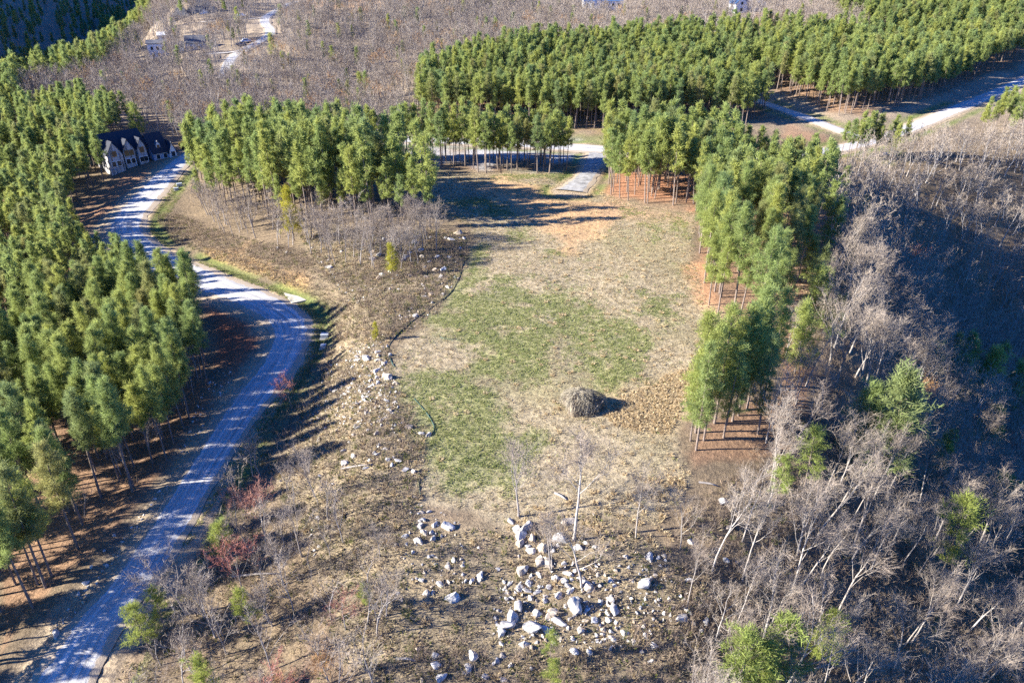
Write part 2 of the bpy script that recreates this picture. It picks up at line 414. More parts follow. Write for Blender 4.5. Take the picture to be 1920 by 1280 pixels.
CLAYS = [([(1130, 780), (1165, 745), (1215, 725), (1270, 695), (1310, 690), (1320, 720), (1285, 745), (1270, 790), (1250, 815), (1200, 808), (1160, 800)], (.44, .33, .19), .8), ([(620, 266), (800, 270), (1000, 276), (1080, 284), (1080, 304), (1000, 308), (800, 302), (690, 298), (620, 286)], (.46, .45, .44), .95), ([(890, 352), (960, 338), (1030, 352), (1110, 366), (1150, 392), (1170, 425), (1110, 450), (1070, 480), (1030, 450), (960, 385)], (.46, .29, .15), 1.0), ([(1290, 480), (1330, 480), (1345, 590), (1310, 570), (1296, 520)], (.50, .27, .14), .8),
         ([(395, 575), (470, 585), (490, 620), (440, 690), (400, 690)], (.30, .125, .07), 1.0), ([(1470, 222), (1540, 245), (1600, 275), (1560, 300), (1480, 260)], (.36, .19, .11), .45), ([(1120, 365), (1300, 398), (1310, 420), (1150, 420)], (.46, .29, .17), .7),
         ([(1140, 360), (1310, 400), (1330, 330), (1200, 300), (1140, 330)], (.42, .20, .11), .9), ([(290, 395), (160, 420), (150, 400), (300, 320), (345, 285), (300, 290), (210, 350)], (.36, .19, .11), .7), ([(640, 180), (760, 128), (770, 145), (650, 200)], (.50, .36, .21), .8), ([(560, 0), (700, 0), (700, 10), (570, 14)], (.60, .37, .20), 1.0), ([(420, 20), (480, 12), (500, 22), (430, 32)], (.42, .32, .2), .3),
         ([(330, 20), (350, 10), (390, 14), (395, 45), (340, 48)], (.42, .31, .2), .25), ([(430, 90), (520, 75), (560, 110), (480, 140)], (.42, .32, .2), .45), ([(1290, 130), (1340, 120), (1440, 160), (1440, 175)], (.42, .22, .12), .5), ([(380, 460), (470, 480), (560, 520), (560, 535), (470, 510), (390, 478)], (.50, .31, .14), .9)]
NEEDLE = [[(1300, 400), (1310, 480), (1330, 590), (1400, 660), (1520, 720), (1540, 560), (1580, 420), (1540, 330), (1300, 330)], [(0, 1230), (160, 1050), (300, 880), (395, 745), (385, 640), (255, 500), (150, 400), (0, 300)], [(1280, 850), (1460, 720), (1480, 640), (1520, 700), (1480, 860), (1300, 880)], [(780, 230), (1150, 250), (1440, 215), (1300, 100), (800, 160)], [(1370, 140), (1570, 222), (1920, 120), (1920, 0), (1400, 20)], [(640, 290), (1065, 326), (780, 312), (690, 305)]]
ROCKY = [(560, 440), (880, 430), (880, 490), (820, 590), (730, 640), (730, 700), (810, 810), (780, 1000), (950, 990), (1120, 960), (1240, 1020), (1330, 1110), (1290, 1280), (700, 1280), (520, 900), (620, 660), (640, 560)]

# ------------------------------------------------------------------ the land: one sheet, finer towards the camera
def build_land():
    nu, nv = 560, 430
    u = np.linspace(-1, 1, nu); u = np.where(abs(u) > .9, np.sign(u) * (.9 + (abs(u) - .9) * 16), u) / .9
    Y = np.concatenate([[-160, -110, -70, -40, -15], 8 * (1900 / 8.0) ** np.linspace(0, 1, nv - 5) ])
    Y = np.concatenate([[-160, -110, -70, -40, -15], np.geomspace(32, 1900, nv - 5) - 24])
    half = np.maximum(Y, 20) * .92 + 26
    X = u[None, :] * half[:, None]; YY = np.repeat(Y[:, None], nu, 1)
    x, y = X.ravel(), YY.ravel()
    z = land(x, y, 0.22)
    d, _ = near_road(x, y)
    ppx, ppy, dep = project(x, y, z)
    ppx = np.where(dep > 1, ppx, -9999); ppy = np.where(dep > 1, ppy, 9999)
    wob = (fbm(x, y, 9, 21, 4) - .5); wob2 = (fbm(x, y, 30, 31, 3) - .5); fine = fbm(x, y, 3.0, 41, 3)
    C = np.empty((len(x), 3)); C[:] = (.205, .155, .10)                       # leaf litter
    def blend(w, col):
        w = np.clip(w, 0, 1)[:, None]; C[:] = C * (1 - w) + np.asarray(col) * w
    blend(sstep(-.1, .25, wob2) * .6, (.25, .19, .125))
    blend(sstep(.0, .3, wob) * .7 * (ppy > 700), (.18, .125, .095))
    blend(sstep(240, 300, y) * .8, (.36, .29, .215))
    for P in NEEDLE: blend(sstep(-8, 8, sdf(ppx, ppy, P) + wob * 50) * .85, (.27, .165, .10))
    s = sdf(ppx, ppy, ROCKY); blend(sstep(-30, 30, s + wob * 120) * .75, (.29, .235, .15))
    f = sdf(ppx, ppy, FIELD); fw = sstep(-10, 12, f + wob * 40)
    blend(fw, (.375, .305, .195))
    blend(fw * sstep(.02, .22, wob2 + wob * .4) * .6, (.36, .295, .195))
    blend(fw * sstep(.0, .25, -wob2 + wob * .6) * .55, (.26, .235, .115))
    green = np.zeros(len(x))
    for P in GREENS: green = np.maximum(green, sstep(-28, 28, sdf(ppx, ppy, P) + wob * 170))
    green = green * sstep(.28, .62, fine + wob * .5 + .1)
    blend(green * .62, (.235, .25, .095))
    for P, col, a in CLAYS: blend(sstep(-16, 18, sdf(ppx, ppy, P) + wob * 80) * a * (.65 + .5 * fine), col)
    # verges: dirt shoulder, then strip of green
    vg = np.exp(-((d - 2.6) / 1.6) ** 2) * (y < 300) * sstep(-.25, .1, wob)
    lft = x < np.interp(y, XR_Y, XR_X)
    blend(np.where(lft & (y < 240), 0, vg * .9), (.15, .19, .055))
    sh = np.where(lft, (1 - sstep(1.2, 3.6, d + wob * 3)), (1 - sstep(.2, 1.4, d + wob))) * (y < 300)
    blend(sh, (.40, .31, .205))
    blend((1 - sstep(.3, 2.0, d)) * (y >= 300) * .8, (.42, .34, .25))
    j = np.arange(nu - 1); F = []
    i = np.arange(nv - 1)
    a = (i[:, None] * nu + j[None, :]).ravel()
    F = np.stack([a, a + 1, a + nu + 1, a + nu], 1)
    me = bpy.data.meshes.new('ground')
    me.vertices.add(len(x)); me.vertices.foreach_set('co', np.c_[x, y, z].astype(np.float32).ravel())
    me.loops.add(F.size); me.loops.foreach_set('vertex_index', F.ravel().astype(np.int32))
    me.polygons.add(len(F)); me.polygons.foreach_set('loop_start', np.arange(0, F.size, 4, dtype=np.int32))
    me.polygons.foreach_set('use_smooth', np.ones(len(F), bool))
    me.update(calc_edges=True)
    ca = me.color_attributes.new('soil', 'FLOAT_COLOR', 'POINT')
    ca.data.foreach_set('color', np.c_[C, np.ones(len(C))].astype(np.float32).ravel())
    me.materials.append(ground_material())
    return tag(link('ground', me), kind='structure')
build_land()

def build_road(name, r, z, mat, lift, sides=9):
    n = len(r); t = np.gradient(r[:, :2], axis=0); t /= np.linalg.norm(t, axis=1)[:, None] + 1e-9
    nrm = np.c_[t[:, 1], -t[:, 0]]
    V = []; UV = []; L = np.concatenate([[0], np.cumsum(np.linalg.norm(np.diff(r[:, :2], axis=0), axis=1))])
    for i in range(n):
        for k in range(sides):
            q = -1 + 2 * k / (sides - 1)
            w = r[i, 2] + (vnoise(np.array([L[i] * .35]), np.array([q * 3.0 + 50]), 77)[0] - .5) * .9 * (abs(q) == 1)
            p = r[i, :2] + nrm[i] * q * w
            V.append((p[0], p[1], z[i] + lift + .10 * (1 - q * q) - .12 * (abs(q) == 1))); UV.append((q, L[i]))
    F = [(i * sides + k, i * sides + k + 1, (i + 1) * sides + k + 1, (i + 1) * sides + k) for i in range(n - 1) for k in range(sides - 1)]
    me = bpy.data.meshes.new(name); me.from_pydata(V, [], F); me.update()
    uv = me.uv_layers.new(name='course')
    vi = np.zeros(len(me.loops), np.int32); me.loops.foreach_get('vertex_index', vi)
    uv.data.foreach_set('uv', np.array(UV, np.float32)[vi].ravel())
    me.polygons.foreach_set('use_smooth', [True] * len(F)); me.materials.append(mat)
    return tag(link(name, me), kind='structure')

GR = gravel_material('road_gravel', (.48, .465, .445)); GRD = gravel_material('drive_gravel', (.33, .32, .305), .5)
for k, (nm, r, z) in enumerate(zip(('gravel_road', 'side_road', 'spur_road', 'hill_road', 'house_track', 'lower_track', 'driveway'), ROADS, RZ)):
    build_road(nm, r, z, GRD if nm == 'driveway' else GR, .03 + .006 * k)

# ------------------------------------------------------------------ tree kinds
def unit(v): return v / (np.linalg.norm(v, axis=-1, keepdims=True) + 1e-9)

def pine_mesh(seed, h=18.0, cb=.48, rad=2.4, nbr=36, per=9, blades=20, bl=.55, bw=.040, split=True, mats=None, snag=8, droop=0.0):
    g = np.random.default_rng(seed); T = MB(); Cn = MB()
    bend = g.normal(0, .25, 2)
    def axis(z): return np.array([bend[0] * (z / h) ** 2, bend[1] * (z / h) ** 2, z])
    zs = np.linspace(-.6, h * .985, 7)
    T.tube([axis(max(z, 0)) + (0, 0, min(z, 0)) for z in zs], [(.165 * (1 - max(z, 0) / h) ** .8 + .025) * h / 18 for z in zs], 6)
    for k in range(snag):
        z = h * g.uniform(cb * .55, cb); a = g.uniform(0, 6.28); l = g.uniform(.5, 1.5)
        T.ribbon([axis(z), axis(z) + (l * math.cos(a), l * math.sin(a), g.uniform(-.1, .3))], .06)
    cc = []; oo = []; ax = []
    lob = g.uniform(.75, 1.2, 5)
    for i in range(nbr):
        t = (i + g.uniform(0, .9)) / nbr; z = h * (cb + (1 - cb) * t * .98)
        env = rad * (max(1 - t, 0.02) ** .62) * min(1, .62 + t * 2.2) * g.uniform(.62, 1.18)
        a = i * 2.4 + g.normal(0, .5); env *= lob[int((a % 6.28) / 6.28 * 5)]
        el = R(2 + 58 * t ** 1.3) + g.normal(0, .12) - droop
        d = np.array([math.cos(a) * math.cos(el), math.sin(a) * math.cos(el), math.sin(el)])
        p0 = axis(z); ln = env / max(.45, math.cos(el)) * (1 if t < .85 else .8)
        tip = p0 + d * ln + (0, 0, .12 * ln)
        T.tube([p0, p0 + d * ln * .5, tip], [.045 * (1 - t * .6), .03, .008], 3, cap=False)
        n = max(3, int(per * (.55 + env / rad)))
        s = g.uniform(.3, 1.04, n)
        c = p0 + (tip - p0) * s[:, None] + g.normal(0, .32, (n, 3)) * (.6 + .5 * s[:, None])
        cc.append(c); oo.append(np.repeat(d[None], n, 0)); ax.append(np.repeat(np.array([[p0[0], p0[1], z - .5]]), n, 0))
    tip = axis(h * .97)
    cc.append(tip + g.normal(0, .22, (5, 3))); oo.append(np.repeat([[0, 0, 1.]], 5, 0)); ax.append(np.repeat([tip - (0, 0, 1)], 5, 0))
    c = np.concatenate(cc); o = np.concatenate(oo); A = np.concatenate(ax)
    c = np.repeat(c, blades, 0); o = np.repeat(o, blades, 0); A = np.repeat(A, blades, 0); n = len(c)
    d = unit(unit(g.normal(size=(n, 3))) + o * .55 + (0, 0, .35)); L = bl * g.uniform(.65, 1.25, n)[:, None]
    st = c + g.normal(0, .16, (n, 3))
    side = unit(np.cross(d, g.normal(size=(n, 3)))) * bw * g.uniform(.7, 1.3, n)[:, None]
    N = unit(unit(c - A) * .8 + d * .35 + unit(g.normal(size=(n, 3))) * .35 + (0, 0, .25))
    V = np.stack([st - side * .7, st + side * .7, st + d * L + side * .25, st + d * L - side * .25], 1)
    gn = np.cross(V[:, 1] - V[:, 0], V[:, 2] - V[:, 0]); flip = (gn * N).sum(1) < 0
    V[flip] = V[flip][:, ::-1]
    Cn.add(V.reshape(-1, 3), (np.arange(n * 4).reshape(-1, 4)).tolist(), 0)
    mats = mats or (M['pine_bark'], M['needle'])
    if split: return T.mesh('pine_trunk', mats[0], True), Cn.mesh('pine_crown', mats[1])
    B = MB()
    for q, mi in ((T, 0), (Cn, 1)):
        off = 0
        V = np.concatenate(q.v); Nn = np.concatenate(q.n)
        if mi == 0:
            Nn = V * (1, 1, 0) - np.c_[np.interp(V[:, 2], [0, h], [0, bend[0]]), np.interp(V[:, 2], [0, h], [0, bend[1]]), V[:, 2] * 0]; Nn = unit(Nn)
        B.add(V, q.f, mi)
    return B.mesh('pine', list(mats))

def bare_mesh(seed, h=12.0, fork=.45, limbs=7, spread=.75, sub=6, twigs=7, fine=4, tw=.036, trunk_r=None, split=True, mats=None, lean=0.0, tall=1.0, levels=3):
    g = np.random.default_rng(seed); T = MB(); W = MB(); gr = trunk_r or h * .0125
    def path(p, d, L, n, wander, up):
        P = [p]; d = unit(d)
        for k in range(n):
            d = unit(d + g.normal(0, wander, 3) + (0, 0, up)); P.append(P[-1] + d * L / n)
        return np.array(P), d
    def twig(p, d, L):
        P, _ = path(p, d, L, 2, .25, .06); W.ribbon(P, tw)
        for k in range(fine):
            q = P[1] if k % 2 else P[2]
            e = unit(d + g.normal(0, .7, 3) + (0, 0, .15)); W.ribbon([q, q + e * L * g.uniform(.4, .8)], tw * .75)
    tr, td = path(np.array([0, 0, -.5]), np.array([lean, 0, 1.0]), h * .62 * tall + .5, 7, .07, .10)
    rr = np.linspace(gr, gr * .42, len(tr)); rr[0] = gr * 1.25
    T.tube(tr, rr, 6, cap=False)
    cand = []
    for k in range(limbs):
        f = fork + (1 - fork) * (k + g.uniform(0, .8)) / limbs; f = min(f, .999)
        i = int(f * (len(tr) - 1)); w = f * (len(tr) - 1) - i; p = tr[i] * (1 - w) + tr[min(i + 1, len(tr) - 1)] * w
        a = k * 2.4 + g.normal(0, .45); rem = h * (1 - f * .62 * tall)
        el = .55 + .55 * f + g.normal(0, .12)
        d = np.array([math.cos(a) * spread, math.sin(a) * spread, el]); cand.append((p, d, rem * g.uniform(.62, .92), gr * (.44 - .16 * f)))
    cand.append((tr[-1], td, h * .36, gr * .40))
    for p, d, L, r0 in cand:
        P, dd = path(p, d, L, 5, .13, .12); T.tube(P, np.linspace(r0, r0 * .16, 6), 4, cap=False)
        for k in range(sub):
            f = .28 + .72 * (k + g.uniform(0, .9)) / sub; i = min(int(f * 5), 4); q = P[i] + (P[i + 1] - P[i]) * (f * 5 - i)
            e = unit(unit(P[i + 1] - P[i]) + unit(g.normal(size=3)) * .85 + (0, 0, .15)); l2 = L * (.55 - .25 * f) * g.uniform(.7, 1.2)
            Q, de = path(q, e, l2, 3, .2, .08); T.tube(Q, np.linspace(r0 * .36, r0 * .08, 4), 3, cap=False)
            for j in range(twigs):
                ff = .2 + .8 * (j + g.uniform(0, .9)) / twigs; ii = min(int(ff * 3), 2); s = Q[ii] + (Q[ii + 1] - Q[ii]) * (ff * 3 - ii)
                twig(s, unit(unit(Q[ii + 1] - Q[ii]) + unit(g.normal(size=3)) * .8 + (0, 0, .1)), h * .075 * g.uniform(.6, 1.25))
        for j in range(twigs):
            ff = g.uniform(.4, 1); ii = min(int(ff * 5), 4); s = P[ii] + (P[ii + 1] - P[ii]) * (ff * 5 - ii)
            twig(s, unit(unit(P[ii + 1] - P[ii]) + unit(g.normal(size=3)) * .8), h * .07)
    mats = mats or (M['bark'], M['twig'])
    if split: return T.mesh('bare_trunk', mats[0], True), W.mesh('twig_crown', mats[1])
    B = MB(); B.add(np.concatenate(T.v), T.f, 0); B.add(np.concatenate(W.v), W.f, 1)
    return B.mesh('bare_tree', list(mats))

def shrub_mesh(seed, h=1.6, stems=9, tw=.03, mat='scrub', spread=.6, sub=5):
    g = np.random.default_rng(seed); B = MB()
    for k in range(stems):
        a = g.uniform(0, 6.28); d = unit(np.array([math.cos(a) * spread * g.uniform(.2, 1), math.sin(a) * spread * g.uniform(.2, 1), 1.0]))
        p = np.array([math.cos(a), math.sin(a), 0]) * g.uniform(0, .3); L = h * g.uniform(.55, 1.1)
        q = p + d * L * .55 + g.normal(0, .06, 3); e = q + unit(d + g.normal(0, .35, 3)) * L * .5
        B.ribbon([p, q, e], tw)
        for j in range(sub):
            s = q + (e - q) * g.uniform(-.5, 1) ; B.ribbon([s, s + unit(d + g.normal(0, .75, 3)) * L * g.uniform(.2, .45)], tw * .7)
    return B.mesh('shrub', M[mat])

def tuft_mesh(seed, h, w, n, mat, flare=.7, rad=.12):
    g = np.random.default_rng(seed); B = MB()
    a = g.uniform(0, 6.28, n); r = rad * np.sqrt(g.uniform(0, 1, n)); p = np.c_[np.cos(a) * r, np.sin(a) * r, np.full(n, -.03)]
    d = unit(np.c_[np.cos(a) * flare * g.uniform(.1, 1.1, n), np.sin(a) * flare * g.uniform(.1, 1.1, n), np.ones(n)])
    L = h * g.uniform(.6, 1.2, n)[:, None]; s = unit(np.cross(d, g.normal(size=(n, 3)))) * w
    m = p + d * L * .6; e = m + unit(d + np.c_[np.cos(a), np.sin(a), np.full(n, -.5)] * .6) * L * .5
    V = np.stack([p - s, p + s, m + s * .8, e, m - s * .8], 1); N = np.repeat(unit(d + np.c_[np.cos(a), np.sin(a), np.ones(n)] * .8), 5, 0)
    B.add(V.reshape(-1, 3), [(k, k + 1, k + 2, k + 3, k + 4) for k in range(0, n * 5, 5)], 0)
    return B.mesh('tuft', M[mat])

def rock_mesh(seed, cuts=9, flat=.7):
    import bmesh
    g = np.random.default_rng(seed); bm = bmesh.new(); bmesh.ops.create_icosphere(bm, subdivisions=3, radius=1)
    V = np.array([v.co[:] for v in bm.verts])
    for k in range(cuts):                                          # knock planar facets off a lump
        n = unit(g.normal(size=3)); d = g.uniform(.42, .82); s = V @ n
        V = V - np.clip(s - d, 0, None)[:, None] * n * .95
    V = V + (np.stack([vnoise(V[:, 0] * 3 + 9 * i, V[:, 1] * 3 + V[:, 2] * 2.3, seed + i) for i in range(3)], 1) - .5) * .16
    V *= np.array([g.uniform(.8, 1.25), g.uniform(.7, 1.05), flat * g.uniform(.8, 1.2)])
    for v, c in zip(bm.verts, V): v.co = c
    me = bpy.data.meshes.new('rock'); bm.to_mesh(me); bm.free(); me.materials.append(M['rock'])
    return me

PINES = [pine_mesh(100 + i, h=[18, 17.2, 18.6, 16.0, 17.6, 18.2][i], cb=[.46, .42, .52, .38, .52, .45][i], rad=[2.0, 2.25, 1.85, 2.15, 1.8, 2.4][i]) for i in range(6)]
LOWP = [pine_mesh(130 + i, h=17, cb=[.30, .24, .34][i], rad=[2.6, 2.4, 2.8][i], nbr=44, per=7) for i in range(3)]
YOUNG = [pine_mesh(140 + i, h=9.5, cb=.14, rad=2.3, nbr=40, per=7, bl=.5, snag=2) for i in range(3)]
YBRIGHT = [pine_mesh(150 + i, h=9.5, cb=.18, rad=2.5, nbr=36, per=7, bl=.5, snag=2, mats=(M['pine_bark'], M['needle_bright'])) for i in range(2)]
YYELLOW = [pine_mesh(160, h=9.5, cb=.2, rad=2.2, nbr=30, per=6, bl=.5, snag=2, mats=(M['pine_bark'], M['needle_yellow']))]
SCRUBP = [pine_mesh(170 + i, h=10, cb=.38, rad=2.6, nbr=22, per=6, bl=.5, snag=6, mats=(M['pine_bark'], M['needle_bright'])) for i in range(2)]
FARP = [pine_mesh(180 + i, h=17.5, cb=[.45, .5, .4, .48][i], rad=[2.1, 1.9, 2.3, 2.0][i], nbr=28, per=7, blades=12, bl=.65, bw=.085, split=False, snag=3) for i in range(4)]
BARE = [bare_mesh(200 + i, h=12, fork=[.4, .5, .35, .55, .45, .3][i], spread=[.7, .6, .85, .55, .75, .9][i], limbs=[7, 8, 6, 8, 7, 6][i]) for i in range(6)]
PALE = [bare_mesh(220 + i, h=12, fork=[.5, .62, .42, .55][i], spread=[.55, .45, .75, .5][i], limbs=[6, 7, 6, 6][i], tall=[1.1, 1.2, .95, 1.15][i], mats=(M['bark_pale'], M['twig']), trunk_r=[.13, .12, .15, .11][i], tw=.03) for i in range(4)]
REDB = [bare_mesh(240 + i, h=9, fork=.3, limbs=7, spread=.6, mats=(M['bark'], M['twig_red']), trunk_r=.09) for i in range(2)]
ORNG = [bare_mesh(250, h=9, fork=.25, limbs=8, spread=.75, mats=(M['bark'], M['twig_orange']), tw=.06, trunk_r=.1)]
SAPL = [bare_mesh(260 + i, h=6.0, fork=.35, limbs=7, spread=.45, sub=3, twigs=4, fine=2, tw=.034, trunk_r=.07, mats=(M['bark'], M['twig'])) for i in range(4)]
FARB = [bare_mesh(280 + i, h=12, fork=[.4, .5, .35][i], limbs=6, sub=4, twigs=5, fine=2, tw=.07, trunk_r=.15, split=False, spread=[.75, .65, .85][i]) for i in range(3)]
FARB.append(bare_mesh(288, h=11, fork=.35, limbs=6, sub=4, twigs=5, fine=2, tw=.07, split=False, mats=(M['bark'], M['twig_orange'])))

# ------------------------------------------------------------------ planting
def plant_area(poly, spacing, jitter=.38, seed=1, clear=1.2, maxy=None):
    """jittered grid of world spots whose foot falls inside a photo polygon"""
    g = np.random.default_rng(seed); P = ray(*np.array(poly, float).T)
    x0, y0 = P[:, :2].min(0) - 6; x1, y1 = P[:, :2].max(0) + 6
    if maxy: y1 = min(y1, maxy)
    gx, gy = np.meshgrid(np.arange(x0, x1, spacing), np.arange(y0, y1, spacing))
    gx = gx + (np.arange(gx.shape[0]) % 2)[:, None] * spacing * .5
    x = gx.ravel() + g.normal(0, spacing * jitter, gx.size); y = gy.ravel() + g.normal(0, spacing * jitter, gx.size)
    z = land(x, y); u, v, f = project(x, y, z)
    k = inside(u, v, poly) & (f > 5)
    x, y, z = x[k], y[k], z[k]
    d, _ = near_road(x, y); k = d > clear
    return np.c_[x, y, z][k]

def plant_at(pix):
    p = on_land(*np.array(pix, float).T); p[:, 2] = land(p[:, 0], p[:, 1]); return p

def in_frame(P, h=10, m=0):
    ok = np.zeros(len(P), bool)
    for dz in (0, h):
        u, v, f = project(P[:, 0], P[:, 1], P[:, 2] + dz); ok |= (u > -m) & (u < 1920 + m) & (v > -m) & (v < 1280 + m)
    return ok

LABEL_PINE = {}
TREES = []          # dicts: kind, pos, variant meshes, scale, rot, label, group, cat
def add_tree(kind, p, meshes, sc, label, group, lean=(0, 0), rz=None, parts=('trunk', 'crown')):
    TREES.append(dict(kind=kind, p=p, me=meshes, sc=sc, label=label, group=group, lean=lean, rz=rng.uniform(0, 6.28) if rz is None else rz))

def realise(t):
    e = bpy.data.objects.new(t['kind'], None); e.empty_display_size = .3; COL.objects.link(e)
    e.location = t['p']; e.rotation_euler = (t['lean'][0], t['lean'][1], t['rz']); e.rotation_mode = 'ZYX'
    e.rotation_euler = (0, 0, t['rz']); 
    m = Matrix.Rotation(t['lean'][0], 4, 'X') @ Matrix.Rotation(t['lean'][1], 4, 'Y') @ Matrix.Rotation(t['rz'], 4, 'Z')
    e.rotation_mode = 'XYZ'; e.rotation_euler = m.to_euler()
    e.scale = t['sc'] if hasattr(t['sc'], '__len__') else (t['sc'],) * 3
    tag(e, t['label'], 'tree', t['group'])
    for nm, me in zip(('trunk', 'crown'), t['me']): link(nm, me, e)
    return e

S1 = [(-700, 1500), (-100, 1350), (0, 1235), (90, 1142), (160, 1052), (230, 962), (300, 882), (356, 808), (392, 745), (388, 690), (372, 650), (385, 610), (310, 565), (235, 525), (175, 485), (150, 440), (130, 402), (170, 365), (205, 345), (200, 318), (205, 290), (222, 262), (250, 238), (160, 215), (60, 235), (0, 225), (-160, 240), (-700, 500)]
S2A = [(690, 294), (760, 294), (1060, 304), (1066, 329), (900, 326), (780, 313), (690, 306)]
S2B = [(372, 322), (378, 392), (470, 396), (520, 425), (600, 430), (690, 420), (770, 432), (812, 428), (800, 395), (740, 372), (690, 345), (640, 305), (560, 292), (450, 296)]
S3 = [(786, 168), (1000, 122), (1200, 104), (1290, 96), (1345, 104), (1378, 142), (1432, 182), (1442, 216), (1390, 238), (1280, 236), (1150, 248), (1060, 244), (780, 232)]
S4 = [(1378, 138), (1468, 186), (1515, 200), (1572, 217), (1666, 206), (1750, 190), (1851, 143), (1920, 112), (2060, 60), (2060, 20), (1800, 14), (1720, 40), (1640, 86), (1540, 96), (1440, 90), (1370, 92), (1330, 98)]
S4B = [(1640, 86), (1560, 50), (1540, 20), (1600, -8), (2060, -20), (2060, 40), (1800, 50), (1700, 80)]
S5 = [(1134, 352), (1150, 376), (1216, 386), (1302, 400), (1308, 420), (1300, 468), (1302, 510), (1313, 540), (1336, 592), (1366, 602), (1420, 640), (1480, 600), (1530, 500), (1560, 430), (1585, 395), (1520, 352), (1420, 330), (1340, 316), (1240, 308), (1140, 304)]
S6 = [(1266, 858), (1300, 872), (1385, 858), (1445, 800), (1478, 725), (1400, 705), (1340, 765), (1285, 820)]
S7 = [(1795, 272), (1850, 240), (1900, 215), (2040, 170), (2040, 262), (1920, 262), (1850, 268)]
S7B = [(1560, 288), (1690, 290), (1700, 304), (1560, 306)]
SUL = [(-120, 215), (60, 225), (40, 190), (190, 165), (235, 118), (262, 84), (292, 40), (275, 36), (248, 66), (205, 98), (120, 122), (0, 150), (-120, 170)]

def pines(poly, sp, seed, jit=.3, sc=(.78, 1.12), **k):
    for p in plant_area(poly, sp, jit, seed, **k):
        yield p, rng.uniform(*sc), PINES[rng.integers(len(PINES))]

PC = []   # all pines of the stands: (pos, scale, meshes, stand)
for st, poly, sp, sd, jit in (('S1', S1, 3.3, 1, .38), ('S2A', S2A, 3.5, 2, .28), ('S2B', S2B, 3.7, 3, .36), ('S3', S3, 3.5, 4, .36), ('S4', S4, 3.7, 5, .36), ('S4', S4B, 4.0, 6, .36), ('S5', S5, 3.8, 7, .38), ('S6', S6, 2.9, 8, .3), ('S7', S7, 5.0, 9, .3), ('S7B', S7B, 3.2, 10, .35), ('SUL', SUL, 4.6, 11, .38)):
    for p, s, m in pines(poly, sp, sd, jit): PC.append([p, s, m, st])
# thin out: openings in the eastern stand, house plot, shorter pines at the rim
def px_of(p): return [float(q) for q in project(*p)][:2]
keep = []
for t in PC:
    u, v = px_of(t[0])
    if t[3] == 'S5' and u > 1400 and v > 380 and rng.random() < .45: continue
    if t[3] == 'S2A': t[2] = PINES[(0, 2, 4)[rng.integers(3)]]; t[1] *= .95
    if t[3] == 'S2B' and v > 362: t[2] = (YOUNG + YOUNG + PINES[:3])[rng.integers(9)]; t[1] *= .72 if t[2] in PINES else 1.15
    if t[3] == 'S2B' and u > 690 and v > 370: t[2] = YOUNG[rng.integers(3)]; t[1] *= 1.1
    if t[3] == 'S1':
        if (u < -60 and rng.random() < .5) or (v > 900 and rng.random() < .22): continue
        t[1] *= .86
        if v < 600: t[1] *= .86
        if 400 < v < 600 and u > 150: t[1] *= .8
    if t[3] in ('S3', 'S4'): t[1] *= .93
    if t[3] == 'S5' and u > 1380 and v < 400: t[1] *= .8
    if t[3] == 'S6': t[2] = LOWP[rng.integers(3)]; t[1] *= .95
    if t[3] == 'S7B': t[1] *= .72
    if t[3] == 'S7': t[1] *= .8
    keep.append(t)
PC = keep
dist = np.array([np.linalg.norm(t[0] - np.array([0, 0, CAM_H])) for t in PC])
vis = in_frame(np.array([t[0] for t in PC]), 16, 20)
order = [i for i in np.argsort(dist) if vis[i]]
SINGLE_PINES = 262
near_p = order[:SINGLE_PINES]; near_set = set(near_p)

GROUPS = {'S1': 'pines of the dense stand west of the gravel road', 'S2A': 'pines of the straight row behind the clearing', 'S2B': 'pines of the mixed wood between road bend and clearing', 'S3': 'pines of the plantation beyond the loop road', 'S4': 'pines of the plantation above the side road', 'S5': 'pines of the stand east of the driveway', 'S6': 'pines of the clump at the clearing edge', 'S7': 'pines beside the pale side road', 'S7B': 'pines in the short row before the pale side road', 'SUL': 'pines on the far ridge'}
def pine_label(st, u, v):
    if st == 'S1':
        seg = ['at the foot of the road', 'along the straight road', 'beside the red clay bank', 'by the upper road curve', 'below the unfinished house'][0 if v > 1040 else 1 if v > 760 else 2 if v > 600 else 3 if v > 420 else 4]
        rd = [np.interp(v, [300, 402, 440, 480, 520, 560, 650, 745, 808, 962, 1142, 1300], [195, 150, 178, 205, 262, 330, 375, 392, 356, 230, 90, -40])][0] - u
        row = 'edge pine' if rd < 60 else 'inner pine' if rd < 190 else 'deep-set pine'
        return f'{row} of the west stand {seg}'
    if st == 'S2A': return 'slender pine in the straight stand before the loop road'
    if st == 'S2B': return 'young bushy pine along the rocky rim of the clearing' if v > 385 else ('tall pine of the mixed wood close to the house' if u < 520 else 'tall pine of the mixed wood behind the rocky rim')
    if st == 'S5':
        if v < 330: return 'pine at the back of the eastern stand along the loop road'
        if u < 1320 and v < 420: return 'edge pine over orange needle litter beside the driveway'
        if u < 1375: return 'long-trunked edge pine at the east rim of the clearing'
        return 'pine among orange needle litter above the dark ravine' if v > 420 else 'inner pine of the eastern stand behind the driveway edge'
    if st == 'S6': return 'pine in the tight clump beside the straw-coloured grass patch'
    return {'S3': 'pine in the plantation beyond the loop road', 'S4': 'pine in the plantation above the side road', 'S7': 'bushy pine above the pale side road', 'S7B': 'short pine in the row before the pale side road', 'SUL': 'pine on the far ridge before the shaded hill'}[st]

for i in near_p:
    p, s, m, st = PC[i]; u, v = px_of(p)
    add_tree('pine_tree', p, m, s, pine_label(st, u, v), GROUPS[st], (rng.normal(0, .02), rng.normal(0, .02)))
far_p = [PC[i] for i in range(len(PC)) if i not in near_set]

